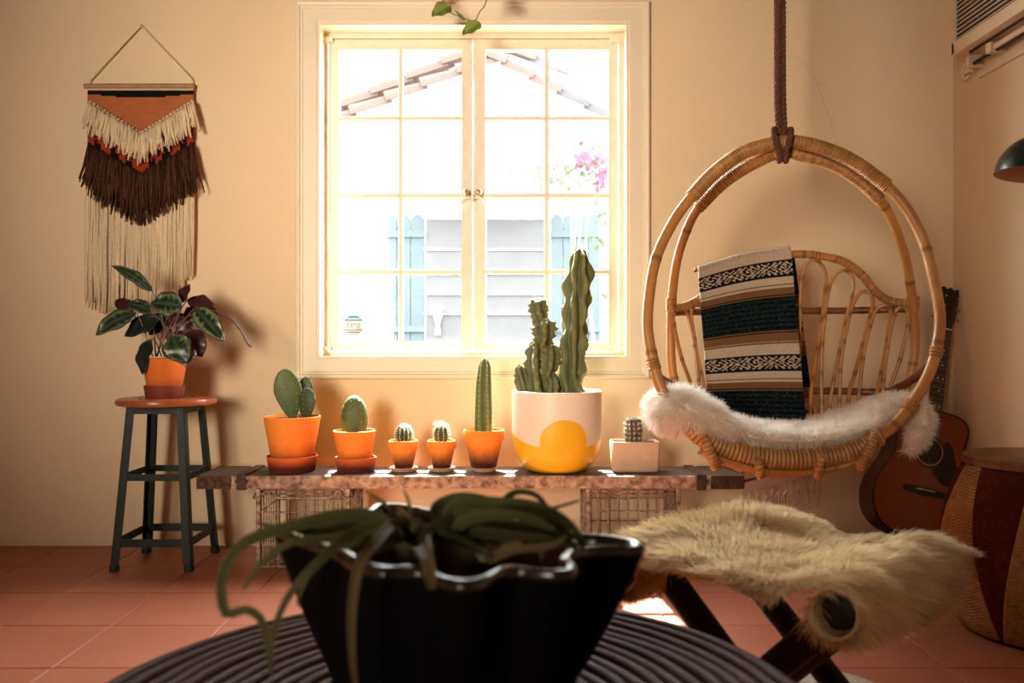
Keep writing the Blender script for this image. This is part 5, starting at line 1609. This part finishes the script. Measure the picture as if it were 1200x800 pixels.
# ------------------------------------------------------------------ cord drum
DX, DY = 1.515, 2.44
drum = thing('drum_stool', 'barrel-shaped stool wound with dark red and straw cord and topped with wood', 'stool', (DX, DY, 0))
DH = 0.475
def dr(z):
    t = z / DH
    return 0.195 + 0.066 * math.sin(PI * min(1, max(0, t * 0.97 + 0.02))) ** 0.9
b = MB(); lathe(b, [(0.0001, 0.006), (dr(0.006) - 0.006, 0.006)] + [(dr(z) - 0.006, z) for z in np.linspace(0.01, DH, 24)] + [(0.0001, DH)], 48, center=(DX, DY, 0)); obj('body', b, M['red_cord'], parent=drum)
b = MB(); lathe(b, [(0.0001, 0), (dr(0) + 0.002, 0), (dr(0) + 0.006, 0.004), (dr(0) + 0.006, 0.012), (dr(0), 0.016)], 48, center=(DX, DY, 0)); obj('foot_ring', b, M['dark_wood'], parent=drum)
NS = 6
A0 = math.radians(212)
for k in range(NS):
    sec = 2 * PI / NS
    for kind in (0, 1):
        b = MB()
        nst = 25
        apex = A0 + k * sec + (0 if kind == 0 else sec / 2)
        for i in range(nst):
            f = (i + 0.5) / nst - 0.5
            spread = apex + f * sec
            pts = []
            for j in range(17):
                t = j / 16
                z = 0.012 + (DH - 0.012) * t
                wd_ = (0.05 + 0.62 * t) if kind == 0 else (0.95 - 0.62 * t)
                a = apex + f * sec * wd_
                kk = abs(a - apex)
                r = dr(z) - 0.001 + (0.002 if kind else 0)
                pts.append((DX + r * math.cos(a), DY + r * math.sin(a), z))
            a_n = len(b.a); tube(b, pts, 0.0056 if kind == 0 else 0.0060, 6)
            off_ = rnd.uniform(0, 0.05); b.a[a_n:] = [q_ + off_ for q_ in b.a[a_n:]]
        obj('cord_panel', b, M['red_cord'] if kind == 0 else M['jute'], parent=drum, base=False, kind='stuff', angle=None)
b = MB(); lathe(b, [(0.0001, DH), (0.196, DH), (0.203, DH + 0.004), (0.205, DH + 0.014), (0.203, DH + 0.024), (0.197, DH + 0.028), (0.0001, DH + 0.028)], 56, center=(DX, DY, 0)); obj('top', b, M['drum_wood'], parent=drum)

# ------------------------------------------------------------------ air conditioner high on the right wall
AX, AZ = 1.695, 1.925
ay0, ay1 = 2.15, 3.27
ac = thing('air_conditioner', 'cream wall air conditioner with a dark slatted grille', 'air conditioner', (1.75, (ay0 + ay1) / 2, AZ))
b = MB(); box(b, (AX + 0.004, ay0, AZ), (XR - 0.001, ay1, AZ + 0.36)); obj('body', b, M['ac'], parent=ac, base=False, smooth=False, bevel=0.008)
b = MB(); box(b, (AX - 0.001, ay0 + 0.05, AZ + 0.05), (AX + 0.006, ay1 - 0.02, AZ + 0.34)); gr_ = obj('grille', b, M['ac_dark'], parent=ac, base=False, smooth=False)
for k in range(17):
    z = AZ + 0.052 + 0.017 * k
    b = MB(); box(b, (AX - 0.006, ay0 + 0.05, z), (AX, ay1 - 0.02, z + 0.0042)); obj('slat', b, M['ac'], parent=gr_, base=False, smooth=False)
b = MB()
for lo, hi in (((AX - 0.012, ay0, AZ - 0.002), (AX + 0.004, ay1, AZ + 0.046)), ((AX - 0.012, ay1 - 0.022, AZ), (AX + 0.004, ay1, AZ + 0.36)), ((AX - 0.012, ay0, AZ), (AX + 0.004, ay0 + 0.05, AZ + 0.36))):
    box(b, lo, hi)
obj('bezel', b, M['ac'], parent=ac, base=False, smooth=False, bevel=0.004)
b = MB(); box(b, (AX + 0.03, ay0, AZ - 0.008), (AX + 0.036, ay1 - 0.05, AZ)); obj('seam', b, M['iron'], parent=ac, base=False, smooth=False)
# roller-blind rod and ledge under it
rb = thing('blind_rod', 'short dark rod in a cream bracket below the air conditioner', 'rod', (1.76, 3.0, 1.86))
b = MB(); bar(b, (1.758, 3.26, 1.888), (1.758, 2.2, 1.888), 0.007, 10); obj('rod', b, M['ac_dark'], parent=rb, base=False)
b = MB(); bar(b, (1.752, 3.12, 1.900), (1.752, 2.2, 1.900), 0.011, 10); obj('blind_roll', b, M['ac'], parent=rb, base=False)
for lo, hi in (((1.735, 3.245, 1.872), (XR, 3.262, 1.918)), ((1.73, 3.09, 1.878), (XR, 3.12, 1.915))):
    b = MB(); box(b, lo, hi); obj('bracket', b, M['ac'], parent=rb, base=False, smooth=False, bevel=0.003)
b = MB(); box(b, (1.745, 3.262, 1.86), (1.765, 3.30, 1.885)); obj('clip', b, M['ac'], parent=rb, base=False, smooth=False, bevel=0.003)
b = MB(); tube(b, spline([(1.75, 3.29, 1.90), (1.74, 3.30, 1.875), (1.75, 3.30, 1.845), (1.76, 3.29, 1.855)], 6), 0.004, 6); obj('hook', b, M['ac'], parent=rb, base=False)
b = MB(); box(b, (XR - 0.012, 2.15, 1.836), (XR, 3.265, 1.852)); o = obj('trim_2', b, M['ac'], base=False, smooth=False, kind='structure')

# ------------------------------------------------------------------ pendant lamp
LX, LY, LZ = 1.545, 2.5, 1.318
lm = thing('pendant_lamp', 'dark domed pendant lamp shade with a copper lining', 'lamp', (LX, LY, LZ))
R_ = 0.118
tilt = Matrix.Rotation(math.radians(7), 3, 'Y')
def dome(r, z0=0): return [(r, z0)] + [(r * math.cos(a), z0 + r * 1.0 * math.sin(a)) for a in np.linspace(0.05, 1.35, 16)] + [(0.02, z0 + r * 1.02)]
b = MB(); lathe(b, dome(R_) + [(0.02, R_ + 0.04), (0.012, R_ + 0.05), (0.0001, R_ + 0.05)], 48); b.v = [tuple(Vector((LX, LY, LZ)) + tilt @ Vector(v)) for v in b.v]; obj('shade', b, M['lamp_out'], parent=lm, base=False)
b = MB(); lathe(b, dome(R_ - 0.003), 48); b.v = [tuple(Vector((LX, LY, LZ)) + tilt @ Vector(v)) for v in b.v]; b.f = [f[::-1] for f in b.f]; obj('lining', b, M['lamp_in'], parent=lm, base=False)
b = MB(); lathe(b, [(0.0001, 0.03), (0.02, 0.036), (0.028, 0.055), (0.02, 0.08), (0.013, 0.10), (0.0001, 0.10)], 20, center=(LX, LY, LZ)); obj('bulb', b, M['bulb'], parent=lm, base=False)
b = MB(); tp = Vector((LX, LY, LZ)) + tilt @ Vector((0, 0, R_ + 0.045)); tube(b, spline([tp, tp + Vector((0.01, 0, 0.1)), (LX + 0.02, LY, ZC)], 6), 0.003, 6); obj('cord', b, M['rubber'], parent=lm, base=False)
b = MB(); lathe(b, [(0.0001, -0.03), (0.045, -0.028), (0.05, -0.01), (0.05, 0), (0.0001, 0)], 24, center=(LX + 0.02, LY, ZC)); obj('ceiling_rose', b, M['lamp_out'], parent=lm, base=False)

# ------------------------------------------------------------------ vine hanging in front of the window
VD = 3.28
vp = Vector((P(540, 0, VD).x, VD, 2.32))
vn = thing('hanging_vine', 'trailing green vine with heart-shaped leaves hanging above the window', 'houseplant', tuple(vp))
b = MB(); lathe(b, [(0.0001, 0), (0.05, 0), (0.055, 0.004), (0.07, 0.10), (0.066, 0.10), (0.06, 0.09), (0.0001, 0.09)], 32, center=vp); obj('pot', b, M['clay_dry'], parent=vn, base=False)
b = MB()
for k in range(3):
    a = k * 2.1 + 0.4
    tube(b, [vp + Vector((0.066 * math.cos(a), 0.066 * math.sin(a), 0.098)), (vp.x, vp.y, ZC)], 0.0012, 5)
obj('hanger', b, M['iron'], parent=vn, base=False)
b = MB(); s0 = vp + Vector((-0.06, -0.02, 0.098))
tube(b, spline([s0, P(512, -45, VD - .02), P(519, 0, VD - .03), P(528, 14, VD - .03), P(542, 21, VD - .03), P(556, 24, VD - .03), P(562, 14, VD - .03), P(569, 4, VD - .03), P(572, -20, VD - .02), vp + Vector((0.065, -0.02, 0.09))], 8), 0.0021, 6); sto = obj('stem', b, M['stem_green'], parent=vn, base=False)
pv = lambda layer, t, s, wv: (0.33, 0.36, 0.10, 1) if (s > 0.15 and t < 0.8) or abs(s) < 0.06 else (0.17, 0.22, 0.05, 1)
for a, t_, wd, fc in (((527, 6), (506, 19), 20, (0.2, -1, 0.5)), ((545, 24), (533, 12), 4, (0, -1, 0)), ((562, 26), (542, 41), 17, (0.1, -1, 0.5)), ((514, -20), (490, -6), 20, (0, -1, .4)), ((572, -12), (596, -6), 20, (0, -1, .4))):
    b = leaf_mesh(P(*a, VD - .03), P(*t_, VD - .05), wd * VD / F, fc, 0.06, 0.05, palette=pv, tipsharp=0.65); obj('leaf', b, M['vine'], parent=vn, base=False, angle=None)

# ------------------------------------------------------------------ round rug
b = MB(); rc = (0.69, 1.955)
lathe(b, [(0.0001, 0.001), (0.19, 0.001), (0.20, 0.006), (0.198, 0.014), (0.18, 0.018), (0.14, 0.019), (0.07, 0.018), (0.0001, 0.018)], 64, center=(rc[0], rc[1], 0.0))
tag(obj('rug', b, M['rug']), 'small round pale rug on the terracotta floor under the folding stool', 'rug')

# ------------------------------------------------------------------ folding stool with hide
fs = thing('folding_stool', 'dark wooden folding stool with crossed log legs under the hide', 'stool', (0.47, 1.575, 0))
e_a = Vector((0.707, 0.707, 0)); e_b = Vector((-0.77, 0.64, 0)).normalized()
RZ = 0.405
Rn, Ln_ = Vector((0.52, 1.35, RZ)), Vector((0.22, 1.60, RZ))
for n0 in (Rn, Ln_):
    b = MB(); tube(b, [n0 - e_a * 0.012, n0 - e_a * 0.010, n0 + e_a * 0.34], [0.024, 0.027, 0.027], 16); obj('rail', b, M['dark_wood'], parent=fs, base=False)
for k, sh in ((0.03, 0), (0.27, 0)):
    for (n0, n1, off) in ((Rn, Ln_, 0.0), (Ln_, Rn, 0.056)):
        p = n0 + e_a * (k + off); q = n1 + e_a * (k + off); q.z = 0.0
        u = (q - p).normalized()
        b = MB(); tube(b, [p - u * 0.01, p + u * 0.2, p + u * 0.4, q - u * 0.004], [0.027, 0.026, 0.025, 0.022], 14); lg = obj('leg', b, M['dark_wood'], parent=fs, base=False)
        for v in lg.data.vertices:
            zz = v.co.z + lg['_o'][2]
            if zz < 0.0: v.co.z -= zz
for k in (0.03, 0.27):
    b = MB(); c = (Rn + Ln_) / 2 + e_a * (k + 0.028); c.z = RZ / 2
    bar(b, c - e_a * 0.06, c + e_a * 0.06, 0.007, 10); obj('pivot_bolt', b, M['iron'], parent=fs, base=False)
hide = thing('hide', 'long-haired cream and brown animal hide draped over the folding stool', 'hide', (0.55, 1.65, 0.35))
hc = (Rn + Ln_) / 2 + e_a * 0.14; hc.z = 0
b = MB(); na, nb_ = 44, 44
def hide_pt(a, c):                                # a along the rails, c across
    A_ = 0.055 + 0.24 * a * (1 - 0.20 * abs(c) ** 4) + 0.014 * math.sin(c * 5 + 1)
    out_ = 0.045 * min(1, max(0, (A_ + 0.02) / 0.12)) if c < 0 else 0.055 * min(1, max(0, (A_ + 0.10) / 0.2)) + 0.012
    B_ = c * (0.205 + out_ + 0.008 * math.sin(a * 7))
    ab = abs(B_)
    z = RZ + 0.044 - 0.020 * max(0, 1 - (ab / 0.19) ** 2)
    if ab > 0.19:
        z -= (0.035 if B_ < 0 else 0.02) * ((ab - 0.19) / 0.08) ** 1.4
    if A_ < -0.16: z -= ((-0.16 - A_) / 0.03) ** 1.5 * 0.012
    if A_ > 0.25: z -= ((A_ - 0.25) / 0.08) ** 1.5 * (0.035 if B_ < 0.05 else 0.0)
    z += 0.034 * math.exp(-((A_ - 0.22) / 0.10) ** 2 - ((B_ - 0.12) / 0.09) ** 2) + 0.010 * mnoise.noise(Vector((A_ * 9, B_ * 9, 3)))
    p = hc + e_a * A_ + e_b * B_
    return Vector((p.x, p.y, z)), A_, B_
AB = []
for j in range(nb_ + 1):
    for i in range(na + 1):
        p, A_, B_ = hide_pt(-1 + 2 * i / na, -1 + 2 * j / nb_)
        b.vert(p); AB.append((A_, B_))
for j in range(nb_):
    for i in range(na):
        q = j * (na + 1) + i
        b.face((q, q + 1, q + na + 2, q + na + 1))
obj('leather', b, M['hide_base'], parent=hide, base=False, solid=0.006, angle=None)
pr, nr = sample(b, 62000, 11)
if nr[:, 2].mean() < 0: nr = -nr
# the hide is rolled round both rails
prs, nrs = [], []
for q_, n0 in enumerate((Rn, Ln_)):
    b = MB(); sl_ = [n0 + e_a * s_ + Vector((0, 0, 0.012 * (q_ == 0) * max(0, s_ - 0.15) / 0.2)) for s_ in np.linspace(-0.03, 0.35 + 0.06 * (q_ == 0), 22)]
    tube(b, sl_, [0.040, 0.040, 0.043, 0.050, 0.058, 0.060, 0.050, 0.012] if q_ == 0 else [0.040, 0.040, 0.040, 0.040, 0.038, 0.012], 20, caps=False, shape=lambda i, th: 1 + 0.06 * math.sin(i * 1.3 + 2 * th))
    obj('rolled_edge', b, M['hide_base'], parent=hide, base=False, solid=0.006, angle=None)
    p_, n_v = sample(b, 16000, 20 + q_)
    axp = np.array(n0) + np.outer((p_ - np.array(n0)) @ np.array(e_a), np.array(e_a))
    n_v = (p_ - axp) / (np.linalg.norm(p_ - axp, axis=1)[:, None] + 1e-9)
    prs.append(p_); nrs.append(n_v)
pr = np.concatenate([pr] + prs); nr = np.concatenate([nr] + nrs)
rg = np.random.default_rng(12)
ea, eb = np.array(e_a), np.array(e_b)
rel = pr - np.array([hc.x, hc.y, 0]); ca_, cb_ = rel @ ea, rel @ eb
rad = ea[None, :] * (ca_ - 0.02)[:, None] / 0.2 + eb[None, :] * cb_[:, None] / 0.25
cl = np.stack([[mnoise.noise(Vector(p * 16)), mnoise.noise(Vector(p * 16 + 7)), mnoise.noise(Vector(p * 16 + 13))] for p in pr])
comb = rad * 0.6 + cl * 0.5 + np.array([0.12, -0.08, -0.18])
edge = np.clip(np.maximum(np.abs(cb_) / 0.25, np.abs(ca_ - 0.05) / 0.24), 0, 1.2)
ln = (0.028 + 0.026 * np.clip(edge - 0.55, 0, 1)) * rg.uniform(0.6, 1.3, len(pr))
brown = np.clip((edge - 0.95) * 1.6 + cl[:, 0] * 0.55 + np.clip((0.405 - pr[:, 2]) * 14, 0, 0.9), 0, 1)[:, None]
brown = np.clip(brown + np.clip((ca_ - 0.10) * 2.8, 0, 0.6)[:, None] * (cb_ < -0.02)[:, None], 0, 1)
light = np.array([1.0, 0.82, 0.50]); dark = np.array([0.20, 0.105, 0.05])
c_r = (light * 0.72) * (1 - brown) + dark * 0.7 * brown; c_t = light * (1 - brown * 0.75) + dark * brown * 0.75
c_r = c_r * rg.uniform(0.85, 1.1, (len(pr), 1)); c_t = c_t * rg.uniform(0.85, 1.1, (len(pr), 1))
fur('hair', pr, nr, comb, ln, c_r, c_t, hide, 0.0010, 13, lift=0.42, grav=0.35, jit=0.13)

# ------------------------------------------------------------------ cane coffee table
TX, TY, TH, TR = -0.075, 1.0, 0.40, 0.438
tbl = thing('coffee_table', 'round coffee table with a top of concentric dark cane rings', 'table', (TX, TY, 0))
rc_ = 0.0102
k = 0
r = TR
rnd = random.Random(6)
while r > 0.03:
    b = MB()
    n = max(24, int(220 * r / TR))
    ph = rnd.uniform(0, 6)
    pts = [(TX + (r + 0.0012 * math.sin(3 * a + ph)) * math.cos(a), TY + (r + 0.0012 * math.sin(3 * a + ph)) * math.sin(a), TH - rc_ + 0.0012 * math.sin(5 * a + ph)) for a in np.linspace(0, 2 * PI, n, endpoint=False)]
    tube(b, pts, rc_, 10, closed=True)
    obj('cane_ring', b, M['cane'], parent=tbl, base=False, angle=None)
    r -= 0.0232
b = MB()
pts = [(TX + (TR + 0.004 + 0.005 * math.sin(26 * a)) * math.cos(a), TY + (TR + 0.004 + 0.005 * math.sin(26 * a)) * math.sin(a), TH - 0.032 + 0.004 * math.cos(26 * a)) for a in np.linspace(0, 2 * PI, 400, endpoint=False)]
tube(b, pts, 0.010, 8, closed=True)
pts = [(TX + (TR + 0.004 - 0.005 * math.sin(26 * a)) * math.cos(a), TY + (TR + 0.004 - 0.005 * math.sin(26 * a)) * math.sin(a), TH - 0.048) for a in np.linspace(0, 2 * PI, 400, endpoint=False)]
tube(b, pts, 0.010, 8, closed=True)
obj('rim_braid', b, M['cane'], parent=tbl, base=False, angle=None)
for k in range(6):
    a = k * PI / 6 + 0.2
    b = MB(); tube(b, line((TX - (TR - 0.01) * math.cos(a), TY - (TR - 0.01) * math.sin(a), TH - 2 * rc_ - 0.009), (TX + (TR - 0.01) * math.cos(a), TY + (TR - 0.01) * math.sin(a), TH - 2 * rc_ - 0.009)), 0.009, 8); obj('spoke', b, M['cane'], parent=tbl, base=False)
b = MB()
for k in range(26):
    a = 2 * PI * k / 26
    tube(b, [(TX + 0.17 * math.cos(a), TY + 0.17 * math.sin(a), 0.0), (TX + 0.12 * math.cos(a), TY + 0.12 * math.sin(a), 0.2), (TX + 0.17 * math.cos(a), TY + 0.17 * math.sin(a), TH - 2 * rc_ - 0.018)], 0.011, 8)
obj('pedestal', b, M['cane'], parent=tbl, base=False)

# ------------------------------------------------------------------ carved free-form bowl
RIMZ = 0.62
bc = Vector((-0.075, 0.885))
def rimpt(px, py, z=RIMZ):
    d = (CAMZ - z) * F / (py - 400)
    return ((px - 600) * d / F, d)
rim_px = [(318, 618), (352, 633), (394, 648), (415, 661), (445, 669), (475, 668.5), (497, 669), (514, 679), (540, 685.5), (568, 682), (588, 672), (606, 668), (630, 671), (655, 673), (674, 671), (678, 664), (672, 657), (676, 650), (695, 644), (725, 643), (752, 643), (757, 639.5), (745, 634), (715, 629), (680, 627), (648, 621), (612, 612), (575, 600), (545, 595), (522, 594.5), (503, 598), (490, 595.5), (465, 591.5), (442, 592), (428, 600), (412, 606), (385, 611), (345, 615)]
rim = spline([(*rimpt(x, y), 0) for x, y in rim_px], 6, closed=True, k=200)[:, :2]
TH += 0.0016
bowl = thing('bowl', 'large black carved wooden bowl with a wavy rim on the coffee table', 'bowl', (bc.x, bc.y, TH))
nr_ = len(rim)
ang = np.arctan2(rim[:, 1] - bc.y, rim[:, 0] - bc.x)
cen = np.array([bc.x, bc.y])
def ring_at(h, inset=0.0, z=None):
    t = h
    bs = cen + 0.085 * np.stack([np.cos(ang), np.sin(ang)], 1)
    q = bs * (1 - t) + rim * t
    # round the lower body
    d = q - cen; ln_ = np.linalg.norm(d, axis=1)[:, None]
    q = q + d / ln_ * (0.010 * math.sin(PI * t))
    q = q - d / ln_ * inset
    zz = TH + (RIMZ - TH) * h if z is None else z
    return [(x, y, zz) for x, y in q]
b = MB()
loft(b, [ring_at(0.0, 0.01, TH + 0.0)] + [ring_at(t) for t in np.linspace(0.04, 0.97, 14)], cap1=False); obj('body', b, M['bowl'], parent=bowl, angle=None)
b = MB(); loft(b, [ring_at(t, 0.014) for t in np.linspace(0.97, 0.25, 12)] + [ring_at(0.2, 0.03)], cap0=False); obj('interior', b, M['bowl_in'], parent=bowl, base=False, angle=None)
b = MB(); loft(b, [ring_at(0.97, 0.0), ring_at(0.985, -0.001), ring_at(1.0, 0.001), ring_at(1.0, 0.004, RIMZ + 0.003), ring_at(1.0, 0.010, RIMZ + 0.003), ring_at(1.0, 0.014, RIMZ), ring_at(0.97, 0.0145)], cap0=False, cap1=False); obj('rim', b, M['bowl_rim'], parent=bowl, base=False, angle=None)

# ------------------------------------------------------------------ air plants in the bowl
def ribbon(path, w0, w1, roll=0.0, pal=((0.075, 0.085, 0.035), (0.13, 0.10, 0.045)), k=40, taper=0.85, gutter=0.35):
    """strap leaf: path of (px, py, d); w0 width at foot in metres"""
    q = spline([P(*p) for p in path], 8, k=k)
    t, u, w_ = frames(q)
    b = MB(); n = len(q); nu = 5
    view = np.array([0, -1, 0.55])
    for layer in (0, 1):
        for i in range(n):
            f = i / (n - 1)
            wd = (w0 * (1 - f) ** 0.5 * taper + w0 * (1 - taper)) * (0.75 + 0.25 * min(1, f * 6)) if w1 == 0 else w0 + (w1 - w0) * f
            sd = np.cross(t[i], view); sd /= np.linalg.norm(sd) + 1e-9
            nm = np.cross(sd, t[i])
            c_, s_ = math.cos(roll), math.sin(roll)
            sd2 = sd * c_ + nm * s_; nm2 = -sd * s_ + nm * c_
            for j in range(nu):
                s = -1 + 2 * j / (nu - 1)
                col = np.array(pal[0]) * (1 - f) + np.array(pal[1]) * f
                col = col * (1.25 if abs(s) > 0.8 else (0.85 + 0.2 * abs(s)))
                b.vert(q[i] + sd2 * s * wd / 2 + nm2 * (wd * gutter * s * s - (0.0009 if layer else 0)), (*col, 1))
    m = n * nu
    for i in range(n - 1):
        for j in range(nu - 1):
            a = i * nu + j
            b.face((a, a + 1, a + nu + 1, a + nu)); b.face((m + a, m + a + nu, m + a + nu + 1, m + a + 1))
        a = i * nu; b.face((a, a + nu, m + a + nu, m + a)); a = i * nu + nu - 1; b.face((a, m + a, m + a + nu, a + nu))
    return b
def airplant(name, label, c, leaves_):
    ap_ = thing(name, label, 'air plant', tuple(P(*c)), 'air plants in the bowl')
    b = MB(); cc0 = P(*c)
    lathe(b, [(0.0001, -0.02), (0.018, -0.012), (0.022, 0.0), (0.014, 0.02), (0.0001, 0.03)], 16, center=cc0); b.c = [(0.10, 0.075, 0.035, 1)] * len(b.v)
    obj('bulb', b, M['airplant'], parent=ap_, base=False)
    for lv in leaves_:
        pth, w0 = lv[0], lv[1]
        b = ribbon([c] + pth, w0, 0, lv[2] if len(lv) > 2 else 0.0, lv[3] if len(lv) > 3 else ((0.075, 0.088, 0.035), (0.14, 0.11, 0.05)))
        obj('leaf', b, M['airplant'], parent=ap_, base=False, angle=None)
BR = ((0.15, 0.105, 0.045), (0.19, 0.125, 0.06)); OL = ((0.085, 0.085, 0.032), (0.12, 0.105, 0.045)); DK = ((0.04, 0.045, 0.02), (0.07, 0.06, 0.028))
airplant('air_plant', 'sprawling air plant with long leaves curling over the rim beside the stool', (488, 640, 0.90), [
    ([(447, 610, .90), (402, 605, .89), (350, 616, .87), (295, 633, .85), (269, 657, .84), (260.6, 686, .83), (264, 716, .83), (273, 719, .83), (291, 715, .82), (308, 728, .81), (316, 764, .80), (319, 792, .80)], 0.0163, 0, OL),
    ([(460, 615, .88), (421, 622, .86), (389, 646, .82), (360, 673, .80), (337, 702, .80), (322, 738, .80), (318, 770, .80)], 0.0131, 0, OL),
    ([(440, 625, .90), (389, 631, .88), (343, 636, .86), (311, 657, .85), (285, 690, .84)], 0.0124, 0, OL),
    ([(462, 616, .84), (440, 638, .77), (422, 660, .745), (413, 705, .74), (412, 760, .74), (417, 810, .74)], 0.0131, 0.25, BR),
    ([(470, 616, .92), (450, 590, .95), (426, 574, .97)], 0.0063, 0, BR), ([(484, 616, .92), (479, 588, .94), (473, 573, .95)], 0.0063, 0, BR),
    ([(478, 612, .90), (466, 594, .91)], 0.0155, 0, BR), ([(492, 616, .92), (512, 600, .95), (520, 584, .98)], 0.0077, 0, OL),
    ([(455, 628, .88), (410, 640, .86), (372, 660, .84), (350, 700, .84), (352, 712, .84)], 0.0077, 0, OL),
    ([(430, 614, .95), (380, 618, .97), (340, 622, .98), (300, 612, 1.0)], 0.0109, 0, DK),
    ([(470, 632, .86), (438, 645, .82), (415, 655, .80)], 0.0170, 0, DK), ([(500, 628, .86), (540, 636, .83), (575, 652, .81)], 0.0170, 0, DK),
    ([(494, 640, .83), (498, 648, .78), (503, 664, .755), (507, 690, .76)], 0.0261, 0, BR),
])
airplant('air_plant', 'bushy air plant with broad leaves arching over toward the hide stool', (560, 640, 0.91), [
    ([(530, 606, .91), (545, 591, .91), (575, 592, .91), (625, 595, .89), (660, 610, .87), (680, 632, .86), (683, 650, .86)], 0.0201, 0, OL),
    ([(575, 606, .94), (590, 588, .95), (603, 578, .96), (616, 577, .96), (630, 582, .95), (641, 594, .94), (650, 606, .93)], 0.0109, 0, OL),
    ([(600, 604, .93), (646, 596, .95), (680, 586, .97)], 0.0063, 0, OL),
    ([(520, 610, .93), (515, 596, .96), (540, 586, .97), (570, 590, .96), (600, 600, .94), (640, 612, .92), (672, 630, .90)], 0.0201, 0, OL),
    ([(580, 645, .85), (595, 640, .83), (612, 635, .82)], 0.0131, 0, BR), ([(570, 655, .83), (600, 645, .81), (644, 640, .80), (664, 628, .80)], 0.0147, 0, BR),
    ([(600, 620, .88), (640, 622, .86), (672, 640, .84), (676, 656, .83)], 0.0155, 0, DK), ([(530, 612, .88), (505, 622, .85), (500, 640, .82)], 0.0170, 0, OL),
    ([(600, 630, .86), (632, 646, .82), (634, 656, .82)], 0.0109, 0, OL), ([(540, 620, .86), (560, 606, .84), (610, 606, .83), (650, 620, .83)], 0.0186, 0, OL),
    ([(545, 625, .86), (600, 628, .83), (650, 632, .82)], 0.0170, 0, DK), ([(560, 612, .92), (590, 604, .94), (640, 606, .93), (668, 622, .92)], 0.0186, 0, DK),
])

# ------------------------------------------------------------------ tidy
for o in bpy.data.objects:
    if '_o' in o: del o['_o']
